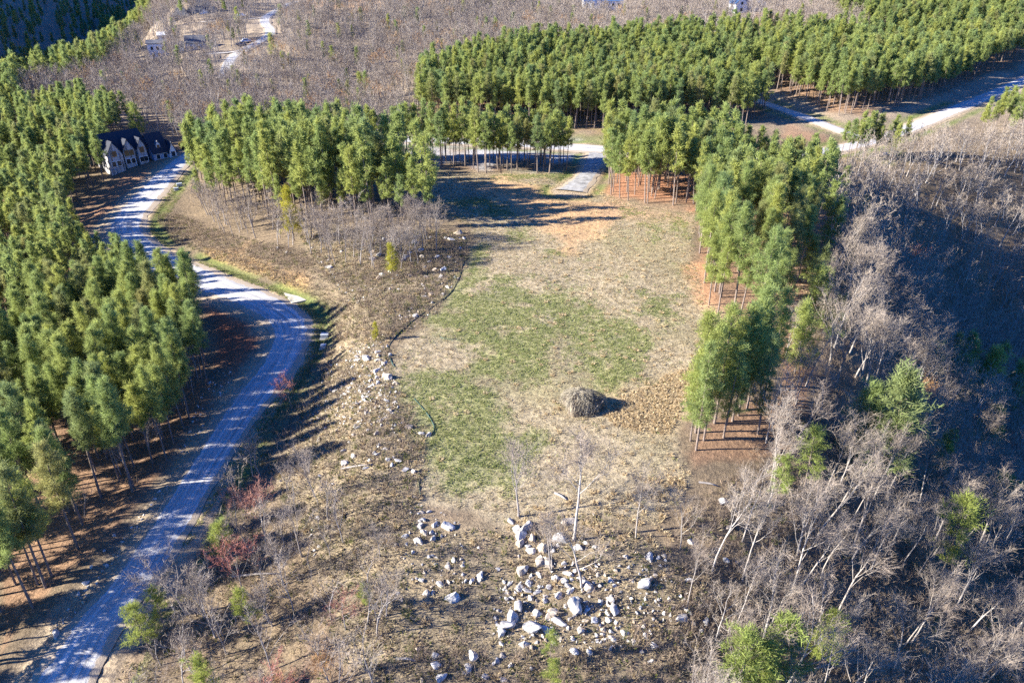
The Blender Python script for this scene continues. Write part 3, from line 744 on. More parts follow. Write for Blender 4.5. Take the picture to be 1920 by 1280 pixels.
# single pines that stand apart ------------------------------------------------
def lone(pix, meshes, hpx, label, base_h_m, group=None, lean=(0, 0)):
    """foot pixel and height in photo pixels"""
    p = plant_at([pix])[0]
    f = project(*p)[2]
    H = hpx * f / FPX / max(.35, math.cos(math.atan2(CAM_H - p[2], p[1])))
    add_tree('pine_tree', p, meshes, H / base_h_m, label, group, lean); return p
lone((263, 262), YBRIGHT[0], 62, 'bright green pine standing behind the roof of the unfinished house', 9.5)
lone((552, 452), YYELLOW[0], 92, 'yellow-green young pine among grey bare trees above the road bend', 9.5)
lone((737, 520), YYELLOW[0], 60, 'small yellow-green pine among rocks under the bare trees', 9.5)
lone((425, 1068), SCRUBP[0], 78, 'light green pine standing alone beside the road verge', 10)
lone((290, 1235), SCRUBP[1], 85, 'bright green pine overhanging the verge at the foot of the road', 10, None, (0, -.1))
lone((310, 1180), SCRUBP[0], 66, 'slim bright green pine leaning beside the bare roadside oak', 10)
lone((470, 1185), SCRUBP[0], 70, 'thin green pine on the leaf-strewn slope above the tree shadows', 10)
lone((400, 1330), SCRUBP[1], 80, 'small green pine cut off by the lower photo edge on the western slope', 10)
lone((1648, 905), YOUNG[0], 190, 'large dark green pine rising from the ravine bare trees', 9.5)
lone((1600, 860), YOUNG[1], 130, 'dark green pine beside the largest ravine pine', 9.5)
lone((1505, 925), SCRUBP[0], 110, 'spreading light green pine below the tight clump', 10)
lone((1450, 960), SCRUBP[1], 95, 'small bright pine between the silvery trees below the clump', 10)
lone((1762, 1085), SCRUBP[0], 130, 'feathery light green pine among leaning pale trunks', 10)
lone((1848, 985), YBRIGHT[0], 85, 'yellowish green pine on the shaded ravine flank', 9.5)
lone((1756, 885), YBRIGHT[1], 75, 'round bright green pine below the russet tree', 9.5)
lone((1838, 850), YBRIGHT[0], 80, 'small bright pine beside the red budding tree', 9.5)
lone((1535, 1245), YBRIGHT[1], 80, 'lone bright green young pine in the lower brown thicket', 9.5)
lone((1375, 1330), SCRUBP[0], 115, 'bright green pine at the lower photo edge, nearer the boulders', 9.5)
lone((1435, 1325), SCRUBP[1], 125, 'tall bright green pine at the lower photo edge', 9.5)
lone((1405, 1345), YBRIGHT[0], 110, 'short bright green pine between two at the lower photo edge', 9.5)
lone((1032, 1235), SCRUBP[0], 45, 'tiny green pine sapling below the boulder field', 10)
lone((1035, 1295), SCRUBP[1], 50, 'tiny green pine sapling at the lower edge under the boulders', 10)
lone((688, 1145), SCRUBP[1], 45, 'small round green pine bush on the western slope', 10)
lone((705, 640), YYELLOW[0], 35, 'little yellow-green sapling above the silt fence bend', 9.5)
lone((1618, 408), YBRIGHT[0], 40, 'bright green young pine in the dark ravine head', 9.5)
lone((690, 190), YOUNG[0], 50, 'dark pine alone in the grey woods left of the plantation'.replace('left of', 'before'), 9.5)
lone((514, 110), YOUNG[1], 42, 'slim dark pine beside the bend of the far road', 9.5)
lone((530, 52), YOUNG[2], 36, 'dark evergreen at the fork of the far road', 9.5)
lone((440, 152), YBRIGHT[0], 26, 'low bright pine at the near end of the far road', 9.5)
lone((555, 148), YBRIGHT[1], 24, 'low yellowish pine in the grey woods beyond the far road', 9.5)
lone((678, 330 - 150), YOUNG[1], 40, 'dark pine on the pale grassy spur', 9.5)
for u, v, hp in ((1735, 700, 75), (1765, 690, 80), (1800, 700, 90), (1790, 740, 85), (1835, 740, 100), (1880, 760, 95), (1860, 700, 70), (1910, 800, 80)):
    lone((u, v + 20), YOUNG[rng.integers(3)], hp, 'dark green pine in the shaded cluster on the ravine side', 9.5, 'shaded pines on the ravine side')
for u, v, hp in ((1555, 470, 95), (1530, 560, 90), (1520, 620, 110), (1510, 530, 80), (1465, 560, 85), (1600, 500, 70), (1490, 700, 120), (1560, 640, 80)):
    lone((u, v), YOUNG[rng.integers(3)], hp, 'green pine at the ravine rim among orange litter and bare trees', 9.5, 'pines along the ravine rim')

# ------------------------------------------------------------------ leafless trees
BC = []   # (pos, height, variants, region, lean)
def bare(poly, sp, seed, vs_, hr, reg, lean=0.0, jit=.42, clear=1.5):
    for p in plant_area(poly, sp, jit, seed, clear):
        BC.append([p, rng.uniform(*hr), vs_[rng.integers(len(vs_))], reg, lean])
B_MID = [(180, 165), (300, 112), (420, 60), (640, 20), (900, 30), (1060, 45), (1290, 60), (1290, 98), (1000, 124), (790, 170), (780, 235), (690, 262), (560, 255), (440, 262), (380, 268), (350, 270), (240, 225), (160, 212), (60, 232), (50, 190)]
B_TOP = [(225, 95), (262, 30), (300, 4), (420, 4), (560, 6), (700, 2), (1000, 2), (1500, 2), (1720, 40), (1640, 84), (1540, 94), (1440, 88), (1290, 60), (1060, 44), (640, 20), (420, 60), (300, 110), (200, 160), (230, 110)]
B_HOUSE = [(345, 262), (380, 268), (372, 300), (350, 280)]
B_RIM = [(388, 400), (470, 410), (540, 440), (640, 445), (720, 450), (800, 445), (830, 450), (800, 500), (720, 520), (640, 500), (560, 470), (440, 452), (395, 430)]
B_RAV = [(1560, 380), (1600, 330), (1700, 310), (1800, 300), (2100, 300), (2250, 420), (2250, 800), (2050, 900), (1700, 860), (1560, 760), (1510, 660), (1545, 560)]
B_RAVTOP = [(1700, 310), (1700, 296), (1800, 285), (1960, 272), (2000, 310), (1800, 330)]
B_LOW = [(1330, 960), (1420, 900), (1500, 840), (1600, 860), (1700, 880), (2000, 920), (2200, 1200), (2200, 1600), (1200, 1600), (1290, 1250), (1330, 1120)]
B_WEST = [(430, 900), (520, 860), (600, 880), (700, 960), (720, 1080), (760, 1200), (760, 1550), (120, 1550), (260, 1250), (330, 1100), (400, 1000)]
B_S1 = [(250, 560), (330, 560), (388, 690), (380, 750), (300, 860), (230, 940), (120, 1080), (0, 1200), (-60, 1200), (160, 960), (280, 780), (240, 620)]
B_EDGE = [(1440, 640), (1520, 660), (1560, 760), (1500, 840), (1420, 890), (1400, 860), (1470, 760)]
bare(B_RAV, 5.2, 31, PALE + BARE, (11, 15), 'RAV', .10)
bare(B_RAVTOP, 5.0, 32, PALE + BARE, (9, 12), 'RAVTOP')
bare(B_LOW, 4.5, 33, PALE + PALE + PALE + BARE[:3], (7, 12.5), 'LOW', .13)
bare(B_EDGE, 4.6, 34, BARE + PALE, (8, 12), 'EDGE', .05)
bare(B_RIM, 3.5, 35, BARE, (7.5, 11), 'RIM')
bare(B_WEST, 3.7, 36, SAPL + SAPL + SAPL + BARE[:3] + REDB[:1], (4.5, 8.0), 'WEST', clear=4)
bare(B_S1, 5.5, 37, SAPL, (5, 8), 'S1U')
bare(B_HOUSE, 4.5, 40, BARE, (10, 13), 'HOUSE')
bare(B_MID, 4.5, 38, BARE + BARE + ORNG, (10, 14.5), 'MID')
bare(B_TOP, 5.0, 39, BARE, (10, 14), 'TOP')
CLEARBOX = [(325, 44, 398, 68), (272, 70, 312, 150), (292, 66, 310, 100), (346, 80, 392, 135), (1088, 0, 1165, 40), (1374, 0, 1400, 60), (400, 40, 470, 66)]
FR = np.array([(418, 150), (425, 128), (434, 106), (468, 88), (503, 70), (509, 56), (494, 42), (500, 30), (528, 14), (556, 1)])
def hides(p):
    u, v = px_of(p)
    if any(a < u < c and b < v < d for a, b, c, d in CLEARBOX): return 1
    if v > 160 or u > 620 or u < 380: return 0
    x = np.interp(v - 22, FR[::-1, 1], FR[::-1, 0]); return 2 if abs(u - x) < 26 else 0
OPEN = [[(640, 185), (700, 158), (775, 132), (778, 150), (700, 188), (650, 210)], [(560, -5), (720, -5), (710, 20), (570, 24)], [(455, 92), (520, 80), (550, 110), (480, 140)]]
BC = [t for t in BC if not (t[3] in ('MID', 'TOP') and any(inside(*px_of(t[0]), q) for q in OPEN) and rng.random() < .8)]
BC = [t for t in BC if t[3] not in ('MID', 'TOP') or hides(t[0]) < 2]
for t in BC:
    if t[3] in ('MID', 'TOP') and hides(t[0]) == 1: t[1] *= .34
bd = np.array([np.linalg.norm(t[0] - np.array([0, 0, CAM_H])) for t in BC])
bv = in_frame(np.array([t[0] for t in BC]), 9, 0)
# keep the houses in sight
HOUSES_PX = [(230, 300), (270, 300), (310, 295), (345, 280)]
border = [i for i in np.argsort(bd) if bv[i]]
SINGLE_BARE = 262
near_b = border[:SINGLE_BARE]; nbs = set(near_b)
mesh_h = {id(m[0]): h for grp, h in ((BARE, 12), (PALE, 12), (REDB, 9), (ORNG, 9), (SAPL, 6)) for m in grp}
BLAB = {'RAV': ('silvery leafless tree on the shaded ravine side', 'leafless trees in the ravine'), 'RAVTOP': ('leafless tree at the ravine head below the pale side road', 'leafless trees at the ravine head'),
        'EDGE': ('leafless tree between the pine clump and the ravine', 'leafless trees below the pine clump'), 'RIM': ('leafless grey tree on the rocky rim before the mixed wood', 'leafless trees on the rocky rim'),
        'S1U': ('slender leafless tree in the shade of the western pines', 'leafless understorey of the western stand'), 'HOUSE': ('leafless tree beside the unfinished house', 'leafless trees by the unfinished house'),
        'MID': ('leafless tree in the grey woods beyond the house', 'leafless grey woods beyond the house'), 'TOP': ('leafless tree on the far hillside', 'leafless trees on the far hillside')}
def bare_label(reg, u, v, m, hh):
    red = any(m is q for q in REDB); pale = any(m is q for q in PALE)
    if reg == 'LOW':
        a = 'pale-barked' if pale else 'grey'; b = 'tall' if hh > 11 else 'low'
        c = 'beside the boulder field' if u < 1450 else 'in the lower thicket' if v > 1100 else 'under the ravine pines'
        return f'{b} {a} leafless tree leaning downhill {c}', 'leaning leafless trees of the lower thicket'
    if reg == 'WEST':
        a = 'red-budding' if red else 'thin grey'
        c = 'close to the gravel road' if u < 400 else 'on the open western slope' if v < 1080 else 'at the foot of the western slope'
        return f'{a} leafless sapling {c}', 'leafless saplings of the western slope'
    if reg == 'RAV':
        a = 'silvery' if pale else 'brownish'; c = 'high on the slope by the east stand' if u < 1650 else 'deep in the shaded ravine' if v < 650 else 'low on the slope by the dark pines'
        return f'{a} leafless tree {c}', BLAB[reg][1]
    return BLAB[reg]
for i in near_b:
    p, hh, m, reg, lean = BC[i]; u, v = px_of(p); lb, gp = bare_label(reg, u, v, m, hh)
    add_tree('bare_tree', p, m, hh / mesh_h[id(m[0])], lb, gp, (rng.normal(0, .06), rng.normal(lean, .06)))
far_b = [BC[i] for i in range(len(BC)) if i not in nbs]

def lone_bare(pix, m, hm, label, lean=(0, 0), sxy=1.0, kind='bare_tree'):
    p = plant_at([pix])[0]; s = hm / mesh_h[id(m[0])]
    add_tree(kind, p, m, (s * sxy, s * sxy, s), label, None, lean)
lone_bare((972, 968), BARE[3], 9.5, 'grey leafless tree with side snag at the top of the boulder ring', (0, -.03), 1.2)
lone_bare((1075, 1012), PALE[1], 12.5, 'tall many-stemmed pale tree rising from the boulder ring', (0, .02), 1.4)
lone_bare((1192, 1008), PALE[3], 9.5, 'slim straight pale tree alone on brown turf beside the straw tufts', (0, 0), 1.0)
lone_bare((1034, 1070), SAPL[1], 8.0, 'thin pale sapling against the lower rocks of the boulder ring', (0, -.04))
lone_bare((1090, 1100), PALE[2], 9.0, 'low spreading pale tree amid the blue-shaded boulders', (0, 0), 1.3)
lone_bare((1035, 1068), BARE[4], 7.5, 'grey forked tree beside the lone round boulder', (0, -.02), .8)
lone_bare((1335, 1072), PALE[0], 13.5, 'large silvery tree leaning over the boulders at the clearing corner', (0, .09), .8)
lone_bare((1288, 1140), PALE[3], 10.0, 'pale leaning tree at the lower end of the boulder field', (0, .04), .8)
lone_bare((1275, 1030), PALE[2], 8.5, 'small pale tree with one bare side arm above the dark rocks', (0, .05), .7)
lone_bare((1725, 790), ORNG[0], 8.5, 'russet tree still holding leaves on the ravine side')
lone_bare((1870, 880), REDB[0], 9.0, 'red budding tree at the eastern edge of the ravine')
lone_bare((1705, 530), REDB[1], 11, 'tree with red budding top in the dark ravine')
lone_bare((548, 770), REDB[0], 7.0, 'pinkish budding tree on the verge of the road bend')
lone_bare((497, 1002), REDB[1], 7.5, 'pinkish budding tree on the slope above the straight road')
lone_bare((350, 1150), BARE[2], 10.5, 'dark spreading leafless oak overhanging the gravel road', (0, -.10))
lone_bare((405, 1195), BARE[0], 9.0, 'dark leafless oak one pace downhill from the spreading oak', (0, -.08))
lone_bare((530, 1330), ORNG[0], 5.0, 'low russet tree at the foot of the western slope')
lone_bare((620, 1290), ORNG[0], 4.5, 'small tawny tree beside the low russet one')
lone_bare((648, 1180), REDB[0], 5.5, 'low reddish bush-like tree on the western slope')
ORD = 'first second third fourth fifth sixth seventh eighth ninth tenth eleventh twelfth'.split()
def tell_apart(items):
    """items: [label, u, v]; adds row and place from the west where several would share a label"""
    by = {}
    for k, t in enumerate(items): by.setdefault(t[0], []).append(k)
    out = [t[0] for t in items]
    for lab, ks in by.items():
        if len(ks) < 2: continue
        ks.sort(key=lambda k: -items[k][2]); nr = math.ceil(len(ks) / 9); per = math.ceil(len(ks) / nr)
        for r_ in range(nr):
            row = sorted(ks[r_ * per:(r_ + 1) * per], key=lambda k: items[k][1])
            rn = '' if nr == 1 else ', front row' if r_ == 0 else f', {ORD[r_]} row'
            for j, k in enumerate(row): out[k] = f'{lab}{rn}, {ORD[j]} from west' if len(row) > 1 else lab + rn
    return out
for t, lb in zip(TREES, tell_apart([(t['label'], *px_of(t['p'])) for t in TREES])): t['label'] = lb
for t in TREES: realise(t)

# far woods that read as one mass ------------------------------------------------
HILL = []
gx, gy = np.meshgrid(np.arange(-760, -330, 9.0), np.arange(420, 1300, 9.0))
hx = gx.ravel() + rng.normal(0, 3, gx.size); hy = gy.ravel() + rng.normal(0, 3, gx.size)
hz = land(hx, hy); hu, hv, _ = project(hx, hy, hz + 8); k = (hu > -150) & (hu < 420) & (hv > -120) & (hv < 190)
hillp = np.c_[hx, hy, hz][k]
def scat_tree(name, P, S, I, meshes, label, cat):
    n = len(P); rot = np.c_[rng.normal(0, .04, n), rng.normal(0, .04, n), rng.uniform(0, 6.28, n)]
    S = np.asarray(S)[:, None] * np.stack([rng.uniform(.9, 1.15, n), rng.uniform(.9, 1.15, n), np.ones(n)], 1)
    return scatter(name, P, rot, S, I, meshes, label, cat)
P = np.array([t[0] for t in far_p])
scat_tree('distant_pine_forest', P, [t[1] for t in far_p], rng.integers(0, 4, len(P)), FARP, 'dense green pine plantations receding beyond the loop road', 'forest')
P = np.array([t[0] for t in far_b])
scat_tree('distant_bare_woods', P, [t[1] / 12 for t in far_b], [3 if any(t[2] is q for q in ORNG) else int(rng.integers(0, 3)) for t in far_b], FARB, 'grey leafless woods covering the hills behind the house', 'forest')
scat_tree('shaded_hill_forest', hillp, rng.uniform(.8, 1.3, len(hillp)), np.where(rng.random(len(hillp)) < .8, rng.integers(0, 4, len(hillp)), 4 + rng.integers(0, 3, len(hillp))), FARP + FARB[:3], 'dark forest on the shaded hillside in the upper corner', 'forest')
EV = np.concatenate([plant_area(B_MID, 16, .5, 121, 3), plant_area(B_TOP, 18, .5, 122, 3)]); EV = EV[[hides(q) == 0 for q in EV]]
scat_tree('scattered_far_evergreens', EV, rng.uniform(.35, .75, len(EV)), rng.integers(0, 4, len(EV)), FARP, 'scattered evergreens dotted through the grey woods', 'trees')
print('PINES', len(PC), 'far', len(far_p), 'BARE', len(BC), 'far', len(far_b), 'hill', len(hillp))

# ------------------------------------------------------------------ boulders
ROCKS = [rock_mesh(300 + i, cuts=[10, 12, 14, 11, 13, 15, 9, 12, 13, 11][i], flat=[.7, .55, .8, .6, .75, .5, .85, .65, .6, .7][i]) for i in range(10)]
BOULD = {
 'field': [(838, 982, 24), (814, 981, 13), (792, 959, 10), (770, 960, 8), (803, 958, 8), (792, 972, 11), (787, 982, 16), (793, 995, 14), (810, 997, 11), (813, 1006, 14), (782, 1010, 17), (762, 1002, 12), (742, 1020, 9), (804, 1042, 9), (815, 1055, 9), (851, 1047, 13), (841, 1060, 14), (773, 1085, 7), (790, 1084, 14), (825, 1093, 18), (799, 1108, 18), (812, 1108, 9), (849, 1116, 26), (977, 1064, 24), (884, 1087, 13), (901, 1078, 18), (973, 1042, 8), (898, 1025, 8), (867, 1075, 9), (746, 1110, 9), (753, 1122, 10)],
 'ring': [(959, 976, 16), (969, 989, 22), (976, 998, 28), (974, 1014, 20), (990, 1021, 13), (996, 1030, 17), (989, 981, 26), (997, 1007, 16), (1017, 1021, 28), (1037, 1031, 12), (1014, 1047, 28), (1027, 1050, 20), (1066, 973, 26), (1058, 979, 14), (1050, 1003, 30), (1047, 1019, 12), (1084, 1023, 20), (1098, 1015, 12), (1116, 1023, 9), (1058, 1054, 12), (1045, 1082, 16), (1058, 1086, 15), (1064, 1096, 13), (1062, 1072, 14), (1078, 1068, 10), (1102, 1096, 24), (1094, 1082, 10), (1048, 1114, 15), (1145, 1087, 11), (1185, 1086, 10), (1207, 1088, 34), (1229, 1076, 13), (1217, 1042, 17), (1233, 1043, 13), (1245, 1039, 12), (1173, 1042, 14), (1248, 1048, 8)],
 'heap': [(945, 1089, 8), (955, 1093, 11), (948, 1099, 8), (944, 1103, 8), (955, 1110, 12), (959, 1118, 10), (949, 1120, 13), (972, 1132, 28), (962, 1150, 28), (934, 1143, 10), (928, 1156, 10), (948, 1165, 30), (942, 1182, 24), (994, 1120, 13), (996, 1089, 12), (975, 1096, 20), (990, 1104, 16), (1023, 1122, 18), (1008, 1146, 22), (1033, 1143, 34), (1046, 1158, 28), (998, 1168, 34), (1025, 1177, 22), (1088, 1178, 20), (1075, 1194, 14), (1046, 1193, 14), (1037, 1187, 12), (1077, 1217, 16), (1104, 1220, 18), (1119, 1189, 10), (1130, 1186, 10), (1143, 1191, 13), (1115, 1158, 22), (1140, 1160, 18), (1154, 1162, 9), (1152, 1137, 28), (1126, 1125, 14), (1144, 1117, 20), (1096, 1160, 12), (983, 1193, 11), (983, 1204, 15), (996, 1211, 12), (940, 1203, 13), (932, 1234, 13), (925, 1242, 9), (910, 1263, 14), (943, 1270, 17), (1235, 1122, 9), (1275, 1154, 24), (1233, 1210, 9), (1294, 1148, 10), (1067, 1158, 9), (1065, 1175, 10), (815, 1226, 20), (818, 1243, 22), (826, 1265, 20), (791, 1272, 12), (887, 1223, 22), (880, 1248, 24), (909, 1267, 14), (784, 1213, 14), (872, 1260, 10), (1076, 1130, 40)],
 'fence': [(689, 669, 16), (709, 666, 11), (708, 674, 10), (710, 657, 11), (705, 692, 15), (727, 703, 27), (740, 717, 11), (693, 703, 8), (694, 711, 10), (709, 716, 12), (695, 722, 10), (675, 731, 10), (642, 740, 8), (681, 743, 7), (673, 754, 10), (724, 749, 11), (743, 733, 8), (645, 781, 10), (690, 803, 12), (714, 788, 9), (666, 796, 9), (663, 853, 14), (647, 866, 18), (707, 849, 12), (721, 840, 9), (748, 861, 15), (728, 859, 13), (760, 877, 15), (776, 881, 14), (790, 810, 14), (805, 812, 12), (768, 799, 12), (778, 930, 7), (734, 871, 9), (670, 668, 8), (650, 676, 7), (628, 732, 8), (611, 800, 10), (598, 823, 8), (625, 905, 9), (600, 890, 8)],
 'rim': [(808, 549, 12), (830, 550, 9), (833, 502, 14), (815, 504, 11), (805, 489, 9), (796, 499, 10), (779, 590, 13), (761, 593, 9), (795, 554, 8), (811, 566, 8), (860, 435, 16), (848, 447, 15), (870, 445, 10), (778, 452, 16), (788, 467, 14), (768, 472, 12), (758, 484, 11), (729, 491, 10), (732, 507, 10), (717, 511, 7), (862, 464, 10), (838, 537, 9), (538, 472, 10), (521, 464, 8), (615, 499, 14), (605, 490, 9), (640, 470, 9), (700, 470, 10)],
 'low': [(1354, 936, 22), (1367, 986, 16), (1361, 1048, 16), (1322, 1162, 14), (1287, 1159, 12), (1300, 1166, 12), (1315, 1179, 10), (1382, 1053, 8), (1295, 1011, 18), (1290, 1085, 14)],
 'verge': [(104, 1183, 16), (161, 1090, 13), (118, 1160, 8), (172, 1060, 8), (196, 1030, 8), (214, 1002, 8), (146, 1112, 8)]}
BPLACE = {'field': ('on the tan slope above the saplings', 'boulders on the tan slope'), 'ring': ('in the ring around the pale trees', 'boulders of the ring around the pale trees'), 'heap': ('in the lower boulder heap', 'boulders of the lower heap'),
          'fence': ('on the slope beside the green silt fence', 'boulders beside the silt fence'), 'rim': ('on the rocky rim under the mixed wood', 'boulders on the rocky rim'), 'low': ('in the dark thicket corner east of the heap', 'boulders at the thicket corner'), 'verge': ('on the shaded verge of the gravel road', 'boulders on the road verge')}
BOULD['rim'] += [(700 + 9 * k % 170, 440 + (37 * k) % 110, 7 + (k * 5) % 6) for k in range(26)]
BOULD['fence'] += [(640 + (23 * k) % 100, 650 + (61 * k) % 230, 7 + (k * 7) % 6) for k in range(30)]
BOULD['heap'] += [(935 + (71 * k) % 300, 1065 + (43 * k) % 190, 9 + (k * 5) % 9) for k in range(26)]
SPECIAL = {(977, 1064): 'round white boulder standing alone above the lower heap', (1076, 1130): 'tallest angular pale boulder in the middle of the lower heap', (727, 703): 'long white slab boulder at the bend of the silt fence', (1207, 1088): 'broad mossy tan outcrop apart from the heap on its shaded side', (838, 982): 'broad white boulder beside the cluster on the tan slope',
           (1354, 936): 'blue-white boulder at the clearing corner below the silvery tree', (1275, 1154): 'long flat slab lying beside the leaning pale tree', (104, 1183): 'rounded grey boulder on the verge at the foot of the road', (1066, 973): 'tall white boulder at the foot of the many-stemmed tree', (1050, 1003): 'large brown-stained boulder inside the ring', (849, 1116): 'jagged blue-shaded boulder pile end on the tan slope',
           (998, 1168): 'broad tan boulder at the front of the lower heap', (948, 1165): 'long smooth white boulder at the western end of the lower heap', (1152, 1137): 'wedge-shaped tan boulder at the eastern end of the lower heap', (989, 981): 'pale curved slab beside the foot of the snagged tree'}
nb = 0; BO = []
for zone, lst in BOULD.items():
    A = np.array(lst, float); P = on_land(A[:, 0], A[:, 1] + A[:, 2] * .22); _, _, f = project(*P.T)
    for (u, v, w), p, fd in zip(lst, P, f):
        w = w * fd / FPX * (.58 if zone == 'heap' else .62); nb += 1
        o = link('boulder', ROCKS[rng.integers(10)], None, (p[0], p[1], p[2] + w * .06), (rng.normal(0, .18), rng.normal(0, .18), rng.uniform(0, 6.28)), (w * rng.uniform(.95, 1.25), w * rng.uniform(.8, 1.05), w * rng.uniform(.85, 1.2)))
        if (u, v) == (1076, 1130): o.scale = (w * .8, w * .75, w * 1.25); o.location.z += w * .3
        sz = 'large' if w > 1.2 else 'middling' if w > .7 else 'small'
        BO.append((o, SPECIAL.get((u, v)) or f'{sz} pale boulder {BPLACE[zone][0]}', u, v)); tag(o, None, 'boulder', BPLACE[zone][1])
for (o, *_), lb in zip(BO, tell_apart([b[1:] for b in BO])): o['label'] = lb

# ------------------------------------------------------------------ low growth and loose stones (uncountable)
def fill(poly, dens, seed, n_max=60000, clear=.3):
    return plant_area(poly, 1 / math.sqrt(dens), .5, seed, clear)
def low(name, P, meshes, smin, smax, label, cat, idx=None, tilt=.1):
    n = len(P); s = rng.uniform(smin, smax, n)
    return scatter(name, P, np.c_[rng.normal(0, tilt, n), rng.normal(0, tilt, n), rng.uniform(0, 6.28, n)], np.repeat(s[:, None], 3, 1), rng.integers(0, len(meshes), n) if idx is None else idx, meshes, label, cat)
GT = [tuft_mesh(400 + i, .22, .03, 16, 'grass_green', .9, .28) for i in range(3)]
TT = [tuft_mesh(410 + i, .26, .022, 14, 'grass_tan', 1.0, .26) for i in range(3)]
ST = [tuft_mesh(420 + i, .42, .025, 44, 'straw', 1.0, .22) for i in range(3)]
fp = fill(FIELD, 4.2, 51)
u, v, _ = project(*fp.T); wob = fbm(fp[:, 0], fp[:, 1], 9, 21, 4) - .5; fine = fbm(fp[:, 0], fp[:, 1], 3.0, 41, 3)
gm = np.zeros(len(fp))
for Q in GREENS: gm = np.maximum(gm, sstep(-28, 28, sdf(u, v, Q) + wob * 170))
gsel = rng.random(len(fp)) < gm * sstep(.28, .6, fine + wob * .5 + .1) * .92 + .02
tsel = ~gsel & (rng.random(len(fp)) < .55)
clayin = sstep(-8, 14, sdf(*project(*fp.T)[:2], CLAYS[2][0]) + wob * 60) > .5
gsel &= ~clayin; tsel &= ~clayin | (rng.random(len(fp)) < .12)
low('green_grass', fp[gsel], GT, .7, 1.6, 'patches of short green grass in the clearing', 'grass')
low('dry_grass', fp[tsel], TT, .6, 1.5, 'short dry tan grass covering the clearing', 'grass')
STRAW = [(1130, 780), (1165, 745), (1215, 725), (1270, 695), (1310, 690), (1320, 720), (1285, 745), (1270, 790), (1250, 815), (1200, 808), (1160, 800)]
sp = [fill(STRAW, 3.4, 61), fill([(1190, 900), (1230, 890), (1290, 870), (1300, 900), (1260, 940), (1200, 920)], 1.6, 62), fill([(1520, 500), (1560, 520), (1520, 560), (1470, 560)], .8, 63)]
sc_ = fill(FIELD, .10, 64); u, v, _ = project(*sc_.T); sp.append(sc_[(u > 1000) | (rng.random(len(u)) < .25)])
sc_ = fill([(960, 960), (1280, 900), (1320, 960), (1250, 1030), (1120, 1020), (960, 1000)], .5, 65); sp.append(sc_)
sc_ = fill(ROCKY, .12, 66); sp.append(sc_)
sp.append(fill([(380, 462), (470, 482), (555, 520), (555, 538), (470, 512), (388, 480)], 2.0, 67))
low('straw_grass', np.concatenate(sp), ST, .6, 1.35, 'straw-coloured bunch grass dotted over the clearing', 'grass')

SH = [shrub_mesh(430 + i, 1.5, 10, .035, 'scrub') for i in range(4)] + [shrub_mesh(440 + i, 1.0, 9, .04, 'scrub_green') for i in range(1)]
WESTALL = [(560, 720), (620, 660), (720, 700), (800, 830), (780, 960), (740, 1060), (770, 1700), (100, 1700), (215, 1290), (290, 1130), (420, 930), (500, 800)]
BANK = [(330, 400), (400, 430), (560, 470), (700, 500), (860, 430), (880, 480), (800, 580), (720, 640), (610, 640), (590, 560), (450, 500), (310, 450), (290, 400)]
LOWALL = [(1290, 960), (1360, 900), (1480, 860), (1700, 880), (2000, 900), (2200, 1700), (760, 1700), (760, 1200), (860, 1200), (930, 1230), (1100, 1230), (1250, 1130), (1230, 1060)]
RAVALL = [(1560, 380), (1600, 330), (1960, 300), (2050, 420), (2050, 880), (1700, 880), (1480, 860), (1440, 760), (1545, 560)]
def sh(poly, dens, seed, gfrac=.05, clear=3.2):
    P = fill(poly, dens, seed, clear=clear); P = P[fbm(P[:, 0], P[:, 1], 7, seed, 3) > .38]
    return P, np.where(rng.random(len(P)) < gfrac, 4, rng.integers(0, 4, len(P)))
Q = [sh(WESTALL, .42, 71, .08), sh(BANK, .7, 72, .05), sh(LOWALL, 1.0, 73, .04), sh(RAVALL, .5, 74, .02), sh(B_S1, .2, 75), sh(B_EDGE, .4, 76), sh(ROCKY, .16, 77, .25)]
low('brown_undergrowth', np.concatenate([q[0] for q in Q]), SH, .45, 1.15, 'brown leafless undergrowth on the slopes around the clearing', 'undergrowth', np.concatenate([q[1] for q in Q]), .15)
TW = [tuft_mesh(450 + i, .3, .04, 10, 'scrub', 1.1, .35) for i in range(2)] + [tuft_mesh(455, .3, .03, 14, 'grass_tan', 1.0, .3), tuft_mesh(456, .25, .035, 14, 'scrub_green', 1.0, .3)]
Q = np.concatenate([fill(WESTALL, 1.6, 81, clear=2), fill(BANK, 1.6, 82, clear=2), fill(ROCKY, 2.2, 83, clear=2), fill(LOWALL, .9, 84)])
low('dead_weeds', Q, TW, .6, 1.5, 'dead weeds and leaf litter tufts on the slopes', 'weeds', rng.choice([0, 1, 2, 2, 3], len(Q)))
VG = [(583, 600), (600, 600), (615, 640), (600, 680), (560, 730), (500, 800), (450, 870), (350, 1020), (290, 1120), (270, 1120), (340, 1005), (440, 850), (550, 690), (580, 640)]
VG2 = [(262, 470), (285, 430), (300, 440), (330, 480), (460, 515), (560, 555), (600, 590), (590, 600), (560, 572), (460, 530), (330, 492)]
Q = np.concatenate([fill(VG, 5, 91, clear=.4), fill(VG2, 5, 92, clear=.4), fill([(300, 380), (345, 325), (362, 330), (330, 385), (300, 420), (280, 430)], 3, 93, clear=.4)])
low('verge_grass', Q, GT, .7, 1.6, 'green grass strip along the verge of the gravel road', 'grass')
SMALL = [bpy.data.meshes.new('x') for _ in range(0)]
def pebble(seed):
    g = np.random.default_rng(seed); B = MB(); P = unit(g.normal(size=(10, 3))) * g.uniform(.7, 1.1, (10, 1)) * (1, .8, .6)
    import bmesh
    bm = bmesh.new(); [bm.verts.new(q) for q in P]; r = bmesh.ops.convex_hull(bm, input=bm.verts)
    me = bpy.data.meshes.new('stone'); bm.to_mesh(me); bm.free(); me.materials.append(M['rock']); return me
PB = [pebble(500 + i) for i in range(5)]
